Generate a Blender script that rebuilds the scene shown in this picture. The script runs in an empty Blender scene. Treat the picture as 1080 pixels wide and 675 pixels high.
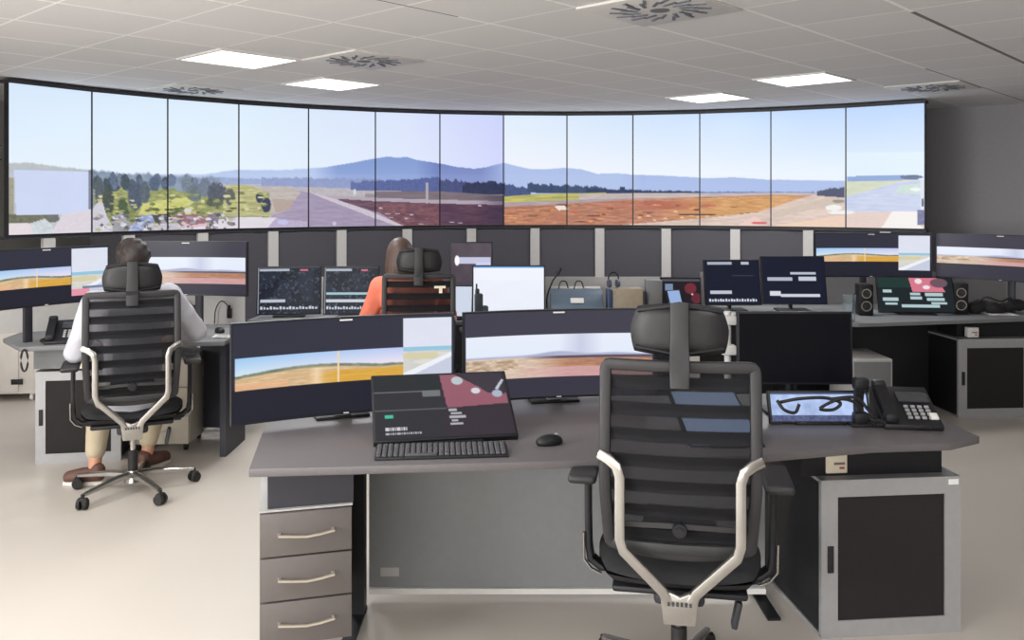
import bpy, bmesh, math, random
import numpy as np
from mathutils import Matrix, Vector
random.seed(4); np.random.seed(4)
sc = bpy.context.scene
C = sc.collection
PI = math.pi
# ---------------------------------------------------------------- camera
CAMH, F, CX, HY = 1.64, 925.0, 540.0, 210.0
cam = bpy.data.cameras.new('camera'); camo = bpy.data.objects.new('camera', cam); C.objects.link(camo)
camo.location = (0, 0, CAMH); camo.rotation_euler = (PI/2, 0, 0)
cam.sensor_width = 36; cam.lens = F/1080*36; cam.shift_y = -(337.5-HY)/1080
cam.clip_start = .05; cam.clip_end = 60
sc.camera = camo
# ---------------------------------------------------------------- light and exposure
CEIL = 2.60
TH, OX, OZ = .825, -.055, 3.10                 # the ceiling grid's turn and origin
LAMP_W, WINDOW_W, REAR_FILL_W = 25.0, 400.0, 150.0
sc.view_settings.view_transform = 'Standard'; sc.view_settings.look = 'None'
sc.view_settings.exposure = 0.0; sc.view_settings.gamma = 1; sc.view_settings.use_curve_mapping = False
wd = bpy.data.worlds.new('world'); sc.world = wd; wd.use_nodes = True
wd.node_tree.nodes['Background'].inputs[0].default_value = (.75, .85, 1, 1)
wd.node_tree.nodes['Background'].inputs[1].default_value = .6
def area(name, loc, rot, sx, sy, w, col=(1, 1, 1)):
    l = bpy.data.lights.new(name, 'AREA'); l.shape = 'RECTANGLE'; l.size = sx; l.size_y = sy; l.energy = w; l.color = col
    o = bpy.data.objects.new(name, l); o.location = loc; o.rotation_euler = rot; C.objects.link(o); return o
def cell(i, j): return (OX+.6*(i*math.cos(TH)-j*math.sin(TH)), OZ+.6*(i*math.sin(TH)+j*math.cos(TH)))
LIGHT_CELLS = [(1.5, 5.5), (3.5, 6.5), (7.5, 1.5), (8.5, 3.5), (-1.5, 2.5), (-3.5, 4.5), (-.5, -3.5), (-4.5, .5)]  # last four are unseen fill lights added to brighten the room
for c in LIGHT_CELLS:
    p = cell(*c); area('panel_light', (p[0], p[1], CEIL-.03), (0, 0, TH), .56, .56, LAMP_W, (1, 1, 1))
area('daylight_fill', (-4.85, -.8, 1.6), (0, -PI/2, 0), 1.3, 4.6, WINDOW_W, (1, .985, .96))
area('daylight_fill', (-1.9, -3.85, 1.6), (PI/2, 0, 0), 4.6, 1.3, REAR_FILL_W, (1, .985, .96))  # fill light added behind the viewer to brighten the ceiling

# ---------------------------------------------------------------- helpers
def s2l(c):
    return tuple(((v/255)/12.92 if v/255 <= .04045 else ((v/255+.055)/1.055)**2.4) for v in c)
def at(px, py, Z): return Vector(((px-CX)/F*Z, Z, CAMH-(py-HY)/F*Z))
def gr(px, Z): return ((px-CX)/F*Z, Z)
MATS = {}
def mat(name, col, rough=.5, metal=0, var=.06, scale=30, bump=0, spec=.5, coat=0):
    if name in MATS: return MATS[name]
    m = bpy.data.materials.new(name); m.use_nodes = True; nt = m.node_tree; b = nt.nodes['Principled BSDF']
    b.inputs['Roughness'].default_value = rough; b.inputs['Metallic'].default_value = metal
    b.inputs['Specular IOR Level'].default_value = spec; b.inputs['Coat Weight'].default_value = coat
    tc = nt.nodes.new('ShaderNodeTexCoord'); nz = nt.nodes.new('ShaderNodeTexNoise'); nz.inputs['Scale'].default_value = scale
    nt.links.new(tc.outputs['Object'], nz.inputs['Vector'])
    mx = nt.nodes.new('ShaderNodeMix'); mx.data_type = 'RGBA'
    l = s2l(col)
    mx.inputs[6].default_value = (*[max(0, v*(1-var)) for v in l], 1); mx.inputs[7].default_value = (*[min(1, v*(1+var)) for v in l], 1)
    nt.links.new(nz.outputs['Fac'], mx.inputs[0]); nt.links.new(mx.outputs[2], b.inputs['Base Color'])
    if bump:
        bp = nt.nodes.new('ShaderNodeBump'); bp.inputs['Strength'].default_value = bump; bp.inputs['Distance'].default_value = .002
        nt.links.new(nz.outputs['Fac'], bp.inputs['Height']); nt.links.new(bp.outputs[0], b.inputs['Normal'])
    MATS[name] = m; return m
def screen_mat():
    m = bpy.data.materials.new('screen_picture'); m.use_nodes = True; nt = m.node_tree; b = nt.nodes['Principled BSDF']
    a = nt.nodes.new('ShaderNodeVertexColor'); a.layer_name = 'Col'
    b.inputs['Base Color'].default_value = (.003, .003, .004, 1); b.inputs['Roughness'].default_value = .3
    b.inputs['Specular IOR Level'].default_value = .12
    nt.links.new(a.outputs['Color'], b.inputs['Emission Color']); b.inputs['Emission Strength'].default_value = 1.0
    return m
SCREEN = screen_mat()
def glow(name, col, st):
    m = bpy.data.materials.new(name); m.use_nodes = True; b = m.node_tree.nodes['Principled BSDF']
    b.inputs['Emission Color'].default_value = (*col, 1); b.inputs['Emission Strength'].default_value = st
    b.inputs['Base Color'].default_value = (.8, .8, .8, 1); return m

class B:
    """collects shapes in one bmesh"""
    def __init__(s): s.bm = bmesh.new()
    def _merge(s, t, M=None):
        if M is not None: bmesh.ops.transform(t, matrix=M, verts=t.verts)
        me = bpy.data.meshes.new('t'); t.to_mesh(me); t.free(); s.bm.from_mesh(me); bpy.data.meshes.remove(me); return s
    def box(s, c, d, bev=0, M=None, seg=2):
        t = bmesh.new(); bmesh.ops.create_cube(t, size=1)
        bmesh.ops.scale(t, vec=d, verts=t.verts)
        if bev: bmesh.ops.bevel(t, geom=t.edges[:]+t.verts[:], offset=min(bev, min(d)*.49), segments=seg, profile=.5, affect='EDGES')
        bmesh.ops.translate(t, vec=c, verts=t.verts)
        return s._merge(t, M)
    def cyl(s, p0, p1, r0, r1=None, seg=16, M=None):
        r1 = r0 if r1 is None else r1
        p0, p1 = Vector(p0), Vector(p1); d = p1-p0
        t = bmesh.new(); bmesh.ops.create_cone(t, cap_ends=True, segments=seg, radius1=r0, radius2=r1, depth=d.length)
        q = Vector((0, 0, 1)).rotation_difference(d.normalized())
        bmesh.ops.transform(t, matrix=Matrix.Translation((p0+p1)/2) @ q.to_matrix().to_4x4(), verts=t.verts)
        return s._merge(t, M)
    def ball(s, c, r, sc_=(1, 1, 1), M=None, seg=16):
        t = bmesh.new(); bmesh.ops.create_uvsphere(t, u_segments=seg, v_segments=max(6, seg*2//3), radius=r)
        bmesh.ops.scale(t, vec=sc_, verts=t.verts); bmesh.ops.translate(t, vec=c, verts=t.verts); return s._merge(t, M)
    def prism(s, poly, z0, z1, bev=0, M=None):
        t = bmesh.new(); vs = [t.verts.new((x, y, z0)) for x, y in poly]; f = t.faces.new(vs)
        r = bmesh.ops.extrude_face_region(t, geom=[f]); bmesh.ops.translate(t, vec=(0, 0, z1-z0), verts=[v for v in r['geom'] if isinstance(v, bmesh.types.BMVert)])
        bmesh.ops.recalc_face_normals(t, faces=t.faces)
        if bev: bmesh.ops.bevel(t, geom=t.edges[:]+t.verts[:], offset=bev, segments=2, profile=.5, affect='EDGES')
        return s._merge(t, M)
    def sweep(s, pts, prof, closed=False, up=(0, 1, 0), M=None):
        """sweep a closed profile [(a,b)...] along points; a runs sideways, b along 'up'; prof may be a function of the index"""
        t = bmesh.new(); n = len(pts); P = [Vector(p) for p in pts]; rings = []
        for i in range(n):
            if closed: d = (P[(i+1) % n]-P[i-1])
            else: d = P[min(i+1, n-1)]-P[max(i-1, 0)]
            d.normalize(); u = Vector(up); side = d.cross(u).normalized(); u = side.cross(d).normalized()
            k = 1.0
            if 0 < i < n-1 or closed:
                a = (P[i]-P[i-1]).normalized(); b_ = (P[(i+1) % n]-P[i]).normalized(); k = 1/max(.5, math.sqrt(max(.01, (1+a.dot(b_))/2)))
            pr = prof(i) if callable(prof) else prof
            rings.append([t.verts.new(P[i]+side*a_*k+u*b_) for a_, b_ in pr])
        m = len(rings[0])
        for i in range(n if closed else n-1):
            r0, r1 = rings[i], rings[(i+1) % n]
            for j in range(m): t.faces.new((r0[j], r0[(j+1) % m], r1[(j+1) % m], r1[j]))
        if not closed: t.faces.new(rings[0][::-1]); t.faces.new(rings[-1])
        bmesh.ops.recalc_face_normals(t, faces=t.faces)
        return s._merge(t, M)
    def tube(s, pts, r, seg=8, closed=False, M=None):
        pr = [(r*math.cos(2*PI*k/seg), r*math.sin(2*PI*k/seg)) for k in range(seg)]
        P = [Vector(p) for p in pts]; d = (P[-1]-P[0]) if not closed else Vector((1, .3, .1))
        up = (0, 0, 1) if abs(d.normalized().z) < .8 else (0, 1, .01)
        return s.sweep(pts, pr, closed, up, M)
    def grid(s, f, nu, nv, thick=0, M=None):
        """surface f(u,v)->xyz, given thickness along its normal"""
        t = bmesh.new(); V = [[t.verts.new(f(i/nu, j/nv)) for i in range(nu+1)] for j in range(nv+1)]
        for j in range(nv):
            for i in range(nu): t.faces.new((V[j][i], V[j][i+1], V[j+1][i+1], V[j+1][i]))
        if thick:
            t.normal_update(); bmesh.ops.solidify(t, geom=t.faces[:], thickness=thick)
        bmesh.ops.recalc_face_normals(t, faces=t.faces)
        return s._merge(t, M)
    def build(s, name, m, parent=None, world=False, smooth=True, kind=None):
        if world and parent is not None:
            bmesh.ops.transform(s.bm, matrix=WM[parent.name].inverted(), verts=s.bm.verts)
        me = bpy.data.meshes.new(name); s.bm.to_mesh(me); s.bm.free(); me.materials.append(m)
        if smooth:
            for p in me.polygons: p.use_smooth = True
            me.set_sharp_from_angle(angle=math.radians(38))
        o = bpy.data.objects.new(name, me); C.objects.link(o)
        if parent is not None:
            o.parent = parent
        if kind: o['kind'] = kind
        return o
WM = {}
def thing(name, label, cat, loc=(0, 0, 0), rz=0, group=None):
    o = bpy.data.objects.new(name, None); C.objects.link(o); o.location = loc; o.rotation_euler = (0, 0, rz); o.empty_display_size = .1
    o['label'] = label; o['category'] = cat
    if group: o['group'] = group
    WM[o.name] = Matrix.Translation(loc) @ Matrix.Rotation(rz, 4, 'Z')
    return o
def tag(o, label, cat, group=None):
    o['label'] = label; o['category'] = cat
    if group: o['group'] = group
    return o
def copy_tree(o, parent=None):
    c = o.copy(); C.objects.link(c)
    if parent is not None: c.parent = parent
    for ch in list(o.children): copy_tree(ch, c)
    return c
def bez(p, n=24):
    """Catmull-Rom through points"""
    P = [Vector(q) for q in p]; P = [2*P[0]-P[1]]+P+[2*P[-1]-P[-2]]; out = []
    for i in range(1, len(P)-2):
        for k in range(n):
            t = k/n; a, b, c, d = P[i-1:i+3]
            out.append(.5*((2*b)+(-a+c)*t+(2*a-5*b+4*c-d)*t*t+(-a+3*b-3*c+d)*t**3))
    out.append(P[-2]); return out

# ---------------------------------------------------------------- painted screen content (what the displays show)
def vnoise(x, y, seed=0):
    xi = np.floor(x).astype(int); yi = np.floor(y).astype(int); xf = x-xi; yf = y-yi
    def h(a, b): 
        n = (a*374761393+b*668265263+seed*1442695041) & 0x7fffffff; n = ((n ^ (n >> 13))*1274126177) & 0x7fffffff
        return (n & 0xffff)/65535.
    u = xf*xf*(3-2*xf); v = yf*yf*(3-2*yf)
    return (h(xi, yi)*(1-u)+h(xi+1, yi)*u)*(1-v)+(h(xi, yi+1)*(1-u)+h(xi+1, yi+1)*u)*v
def fbm(x, y, seed=0, o=3):
    r = 0; a = .5; tot = 0
    for k in range(o): r = r+a*vnoise(x*2**k, y*2**k, seed+k*7); tot += a; a *= .6
    return r/tot
class Paint:
    def __init__(s, X, Y): s.X, s.Y = X, Y; s.img = np.zeros(X.shape+(3,))
    def put(s, m, col, amp=0, sx=3, sy=1.2, seed=1, col2=None):
        col = np.array(col, float)
        if col2 is not None:
            n = np.clip(fbm(s.X/sx, s.Y/sy, seed)*2.2-.6, 0, 1)[..., None]; c = col*(1-n)+np.array(col2, float)*n
        else: c = np.broadcast_to(col, s.img.shape)
        if amp: c = c+(fbm(s.X/sx, s.Y/sy, seed+3)[..., None]-.5)*2*amp
        m = np.clip(m.astype(float), 0, 1)[..., None]; s.img = s.img*(1-m)+c*m
    def poly(s, pts, col, **k):
        X, Y = s.X, s.Y; ins = np.zeros(X.shape, bool); n = len(pts)
        for i in range(n):
            (x0, y0), (x1, y1) = pts[i], pts[(i+1) % n]
            if y0 == y1: continue
            c = ((y0 > Y) != (y1 > Y)) & (X < (x1-x0)*(Y-y0)/(y1-y0)+x0); ins ^= c
        s.put(ins, col, **k)
    def below(s, line, col, x0=-1e9, x1=1e9, rough=0, rs=3, seed=1, soft=.6, **k):
        xs, ys = zip(*line); L = np.interp(s.X, xs, ys)
        if rough: L = L+(fbm(s.X/rs, s.X*0+seed, seed)-.5)*2*rough
        m = np.clip((s.Y-L)/soft+.5, 0, 1)*((s.X >= x0) & (s.X <= x1)); s.put(m, col, seed=seed, **k)
    def blob(s, cx, cy, rx, ry, col, seed=1, edge=.5, **k):
        d = ((s.X-cx)/rx)**2+((s.Y-cy)/ry)**2+(fbm(s.X/2.5, s.Y/2.5, seed)-.5)*edge*2
        s.put(np.clip((1.1-d)*4, 0, 1), col, seed=seed, **k)
    def rect(s, x0, y0, x1, y1, col, **k): s.put((s.X >= x0) & (s.X <= x1) & (s.Y >= y0) & (s.Y <= y1), col, **k)
def lin(img):
    c = np.clip(img/255., 0, 1); return np.where(c <= .04045, c/12.92, ((c+.055)/1.055)**2.4)
def picture(name, nx, ny, pos, paint, parent, world=False):
    """grid mesh pos(u,v) with the display's picture as colours; v runs down"""
    u, v = np.meshgrid(np.linspace(0, 1, nx+1), np.linspace(0, 1, ny+1))
    img = paint(u, v); P = pos(u, v)
    co = np.stack(P, -1).reshape(-1, 3)
    if world: 
        M = np.array(WM[parent.name].inverted()); co = co @ M[:3, :3].T+M[:3, 3]
    idx = np.arange((nx+1)*(ny+1)).reshape(ny+1, nx+1)
    q = np.stack([idx[:-1, :-1], idx[1:, :-1], idx[1:, 1:], idx[:-1, 1:]], -1).reshape(-1, 4)
    me = bpy.data.meshes.new(name); me.vertices.add(len(co)); me.vertices.foreach_set('co', co.ravel())
    me.loops.add(q.size); me.loops.foreach_set('vertex_index', q.ravel().astype(np.int32))
    me.polygons.add(len(q)); me.polygons.foreach_set('loop_start', (np.arange(len(q))*4).astype(np.int32))
    me.update(calc_edges=True); me.validate()
    a = me.color_attributes.new('Col', 'FLOAT_COLOR', 'POINT')
    rgba = np.ones((len(co), 4)); rgba[:, :3] = lin(img).reshape(-1, 3); a.data.foreach_set('color', rgba.ravel())
    me.materials.append(SCREEN)
    o = bpy.data.objects.new(name, me); C.objects.link(o); o.parent = parent; return o

# ---------------------------------------------------------------- materials
GREYTOP = mat('desk_laminate', (92, 88, 90), .42, var=.1, scale=60)
DARK = mat('black_plastic', (24, 24, 28), .5, spec=.35)
DARKP = mat('dark_panel', (44, 44, 52), .5)
NIGHT = mat('dark_blue_panel', (36, 38, 50), .5)
MGREY = mat('grey_panel', (112, 114, 116), .55)
LGREY = mat('light_grey_panel', (176, 174, 172), .5)
TAUPE = mat('taupe_drawer', (94, 88, 86), .5)
BEIGE = mat('beige_panel', (196, 188, 174), .5)
SILVER = mat('silver_frame', (158, 158, 160), .42, .25)
CHROME = mat('polished_aluminium', (172, 169, 165), .22, .9, var=.05)
CHROMED = mat('satin_handle', (200, 192, 178), .3, .7)
RUBBER = mat('rubber', (28, 26, 26), .7)
FABRIC = mat('black_fabric', (26, 26, 28), .85, var=.3, scale=400, bump=.3)
LEATHER = mat('black_leather', (24, 24, 26), .5, var=.15, scale=120, bump=.15)
FRAMEP = mat('charcoal_frame', (36, 35, 37), .55)
PAPER = mat('paper', (225, 224, 222), .7)
WHITE = mat('white_plastic', (215, 213, 210), .45)
BLUEP = mat('pale_blue_folder', (150, 172, 200), .35)
CREAM = mat('cream_plastic', (228, 218, 196), .5)
PERF = mat('perforated_door', (34, 31, 31), .75, spec=.3, var=.5, scale=260, bump=.4)
GLASSM = bpy.data.materials.new('clear_glass'); GLASSM.use_nodes = True
_b = GLASSM.node_tree.nodes['Principled BSDF']; _b.inputs['Transmission Weight'].default_value = .95; _b.inputs['Roughness'].default_value = .05
_b.inputs['Base Color'].default_value = (.85, .92, .95, 1); _b.inputs['IOR'].default_value = 1.3
def mesh_mat():
    m = bpy.data.materials.new('mesh_weave'); m.use_nodes = True; nt = m.node_tree; b = nt.nodes['Principled BSDF']
    b.inputs['Base Color'].default_value = (.007, .007, .009, 1); b.inputs['Roughness'].default_value = .8; b.inputs['Specular IOR Level'].default_value = .25
    tc = nt.nodes.new('ShaderNodeTexCoord'); sp = nt.nodes.new('ShaderNodeSeparateXYZ'); nt.links.new(tc.outputs['Object'], sp.inputs[0])
    m1 = nt.nodes.new('ShaderNodeMath'); m1.operation = 'MULTIPLY'; m1.inputs[1].default_value = 2*PI/.078
    nt.links.new(sp.outputs['Z'], m1.inputs[0])
    m2 = nt.nodes.new('ShaderNodeMath'); m2.operation = 'SINE'; nt.links.new(m1.outputs[0], m2.inputs[0])
    r = nt.nodes.new('ShaderNodeMapRange'); nt.links.new(m2.outputs[0], r.inputs[0])
    r.inputs[1].default_value = -.1; r.inputs[2].default_value = .25; r.inputs[3].default_value = .96; r.inputs[4].default_value = .5
    nt.links.new(r.outputs[0], b.inputs['Alpha']); return m
MESHW = mesh_mat()

# ================================================================ THE SETTING
def floor_mat():
    m = mat('floor_vinyl', (188, 181, 172), .38, var=.05, scale=1.2); return m
ROOM = [(-5, -4), (-5, 10.4), (3.1, 10.4), (5.6, 8.4), (5.6, -4)]
def structure(o): o['kind'] = 'structure'; return o
b = B(); b.prism(ROOM, -.1, 0); structure(b.build('floor', floor_mat(), smooth=False))
def ceiling_mat():
    m = bpy.data.materials.new('ceiling_tiles'); m.use_nodes = True; nt = m.node_tree; N = nt.nodes; L = nt.links
    bs = N['Principled BSDF']; bs.inputs['Roughness'].default_value = .85; bs.inputs['Specular IOR Level'].default_value = .2
    tc = N.new('ShaderNodeTexCoord'); sp = N.new('ShaderNodeSeparateXYZ'); L.new(tc.outputs['Object'], sp.inputs[0])
    def mt(op, a, b_=None, c=None):
        n = N.new('ShaderNodeMath'); n.operation = op
        for k, v in enumerate((a, b_, c)):
            if v is None: continue
            if isinstance(v, (int, float)): n.inputs[k].default_value = v
            else: L.new(v, n.inputs[k])
        return n.outputs[0]
    X = mt('SUBTRACT', sp.outputs['X'], OX); Y = mt('SUBTRACT', sp.outputs['Y'], OZ); c, s = math.cos(TH)/.6, math.sin(TH)/.6
    i = mt('ADD', mt('MULTIPLY', X, c), mt('MULTIPLY', Y, s)); j = mt('SUBTRACT', mt('MULTIPLY', Y, c), mt('MULTIPLY', X, s))
    fi = mt('ABSOLUTE', mt('SUBTRACT', mt('FRACT', mt('ADD', i, .5)), .5)); fj = mt('ABSOLUTE', mt('SUBTRACT', mt('FRACT', mt('ADD', j, .5)), .5))
    li = mt('LESS_THAN', fi, .012); lj = mt('LESS_THAN', fj, .019); ln = mt('MAXIMUM', li, lj)
    # two joint strips of a dark colour
    d1 = mt('MULTIPLY', mt('COMPARE', j, -1.0, .022), mt('GREATER_THAN', i, 4.1))
    d2 = mt('MULTIPLY', mt('COMPARE', j, 2.0, .012), mt('LESS_THAN', i, 1.6))
    d3 = mt('MULTIPLY', mt('COMPARE', j, 0.0, .012), mt('GREATER_THAN', i, 7.6)); dk = mt('MAXIMUM', mt('MAXIMUM', d1, d2), d3)
    nz = N.new('ShaderNodeTexNoise'); nz.inputs['Scale'].default_value = 90; L.new(tc.outputs['Object'], nz.inputs['Vector'])
    n2 = N.new('ShaderNodeTexWhiteNoise'); n2.noise_dimensions = '2D'
    cb = N.new('ShaderNodeCombineXYZ'); L.new(mt('FLOOR', i), cb.inputs[0]); L.new(mt('FLOOR', j), cb.inputs[1]); L.new(cb.outputs[0], n2.inputs['Vector'])
    f = mt('ADD', mt('MULTIPLY', nz.outputs['Fac'], .7), mt('MULTIPLY', n2.outputs['Value'], .3))
    mx = N.new('ShaderNodeMix'); mx.data_type = 'RGBA'; L.new(f, mx.inputs[0]); mx.inputs[6].default_value = (*s2l((218, 218, 220)), 1); mx.inputs[7].default_value = (*s2l((238, 237, 237)), 1)
    m2 = N.new('ShaderNodeMix'); m2.data_type = 'RGBA'; L.new(ln, m2.inputs[0]); L.new(mx.outputs[2], m2.inputs[6]); m2.inputs[7].default_value = (1, 1, 1, 1)
    m3 = N.new('ShaderNodeMix'); m3.data_type = 'RGBA'; L.new(dk, m3.inputs[0]); L.new(m2.outputs[2], m3.inputs[6]); m3.inputs[7].default_value = (.2, .19, .18, 1)
    L.new(m3.outputs[2], bs.inputs['Base Color']); return m
b = B(); b.prism(ROOM, CEIL, CEIL+.1); structure(b.build('ceiling', ceiling_mat(), smooth=False))
WALLC = mat('wall_paint_light', (214, 211, 206), .8); WALLD = mat('wall_paint_grey', (150, 148, 152), .8)
def wall(name, p, q, m, z0=0, z1=CEIL, t=.12):
    p, q = Vector((*p, 0)), Vector((*q, 0)); d = q-p; a = math.atan2(d.y, d.x); n = Vector((-math.sin(a), math.cos(a), 0))*t
    bb = B(); bb.prism([p.to_2d(), q.to_2d(), (q+n).to_2d(), (p+n).to_2d()], z0, z1); return structure(bb.build(name, m, smooth=False))
wall('wall_back', (-5, 10.4), (3.1, 10.4), WALLD); wall('wall_corner', (3.1, 10.4), (5.6, 8.4), WALLD)
wall('wall_right', (5.6, 8.4), (5.6, -4), WALLD); wall('wall_front', (5.6, -4), (.5, -4), WALLC)
# left wall with a window opening behind the viewer
bb = B()
for y0, y1, z0, z1 in ((-4, -3.2, 0, CEIL), (1.6, 10.4, 0, CEIL), (-3.2, 1.6, 0, .9), (-3.2, 1.6, 2.3, CEIL)):
    bb.box((-5.06, (y0+y1)/2, (z0+z1)/2), (.12, y1-y0, z1-z0))
structure(bb.build('wall_left', WALLC, smooth=False))
bb = B()
for y in (-3.17, -1.6, 0, 1.57): bb.box((-5.05, y, 1.6), (.06, .06, 1.4))
for z in (.93, 2.27): bb.box((-5.05, -.8, z), (.06, 4.8, .06))
wf = structure(bb.build('window_1', WHITE, smooth=False))
bb = B(); bb.box((-5.05, -.8, 1.6), (.008, 4.74, 1.3)); bb.build('pane', GLASSM, wf, smooth=False)

bb = B()
for x0, x1, z0, z1 in ((-5, -4.3, 0, CEIL), (-4.3, .5, 0, .9), (-4.3, .5, 2.3, CEIL)): bb.box(((x0+x1)/2, -4.06, (z0+z1)/2), (x1-x0, .12, z1-z0))
structure(bb.build('wall_behind', WALLC, smooth=False))
bb = B()
for x in (-4.27, -2.7, -1.1, .47): bb.box((x, -4.05, 1.6), (.06, .06, 1.4))
for z in (.93, 2.27): bb.box((-1.9, -4.05, z), (4.8, .06, .06))
wf = structure(bb.build('added_window', WHITE, smooth=False)); bb = B(); bb.box((-1.9, -4.05, 1.6), (4.74, .008, 1.3)); bb.build('pane', GLASSM, wf, smooth=False)  # unseen window added to house the rear fill light
# ceiling lights and vents
GLOW = glow('light_diffuser', (1, 1, 1), 2.2)
names = ['square ceiling light panel left of the round swirl vent', 'square ceiling light panel nearer the video wall, behind the left vent',
         'square ceiling light panel largest of the two on the right', 'square ceiling light panel nearest the video wall on the right']
names += ['added square ceiling light panel out of view, '+q for q in ('high above the left desks', 'far left near the wall', 'behind the viewer in the middle', 'at the far left behind the viewer')]
for k, c in enumerate(LIGHT_CELLS):
    p = cell(*c); t = thing('ceiling_light', names[k], 'light', (p[0], p[1], CEIL), TH, 'square ceiling light panels')
    q = B(); 
    for sx in (-1, 1): q.box((sx*.29, 0, -.006), (.02, .6, .012)); q.box((0, sx*.29, -.006), (.56, .02, .012))
    q.build('frame', WHITE, t); q = B(); q.box((0, 0, -.004), (.56, .56, .008)); q.build('diffuser', GLOW, t)
def vent(c, label):
    p = cell(*c); t = thing('ceiling_vent', label, 'vent', (p[0], p[1], CEIL), TH, 'swirl ceiling vents')
    q = B(); q.box((0, 0, -.006), (.6, .6, .012), .003); q.build('plate', WHITE, t)
    q = B(); q.cyl((0, 0, -.014), (0, 0, -.012), .05, seg=24)
    for k in range(28):
        a = 2*PI*k/28
        M = Matrix.Rotation(a, 4, 'Z') @ Matrix.Translation((.21 if k % 2 else .15, 0, -.0145)) @ Matrix.Rotation(.35, 4, 'Z')
        q.box((0, 0, 0), (.09, .016, .005), 0, M)
    q.build('swirl_slots', mat('vent_slots', (104, 109, 120), .6), t)
vent((2.5, 4.5), 'white swirl vent beside the left ceiling light'); vent((2.5, .5), 'swirl vent cut by the top edge of the view, nearest of the vents')
vent((9.5, .5), 'swirl vent at the right end above the video wall'); vent((2.5, 8.5), 'swirl vent just above the left end of the video wall')

# ================================================================ VIDEO WALL
SEP = [8.5, 97, 177, 252, 325.5, 396, 464, 531, 598, 667.5, 738, 813, 892, 975.5]
def circ(a, b_, c):
    A = np.array([[2*(b_[0]-a[0]), 2*(b_[1]-a[1])], [2*(c[0]-a[0]), 2*(c[1]-a[1])]]); r = np.array([b_[0]**2+b_[1]**2-a[0]**2-a[1]**2, c[0]**2+c[1]**2-a[0]**2-a[1]**2])
    o = np.linalg.solve(A, r); return o, math.hypot(a[0]-o[0], a[1]-o[1])
VC, VR = circ((-3.95, 6.87), (-.09, 9.57), (3.93, 8.35))
def onarc(px):
    k = (px-CX)/F; A = 1+k*k; Bq = -2*(k*VC[0]+VC[1]); Cq = VC[0]**2+VC[1]**2-VR**2
    Z = (-Bq+math.sqrt(max(0, Bq*Bq-4*A*Cq)))/(2*A); return (k*Z, Z)
VP = [onarc(p) for p in SEP]
TOPX = [8, 97, 177, 252, 326, 396, 464, 531, 598, 668, 738, 813, 892, 975]
TOPY = [91, 97, 105, 111, 115, 118.5, 120, 121, 121.5, 121, 119.5, 116.5, 112, 108]
BOTY = [250, 248, 246, 244, 242, 240, 239.5, 238.5, 238.5, 239, 239, 240, 241, 242]
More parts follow.
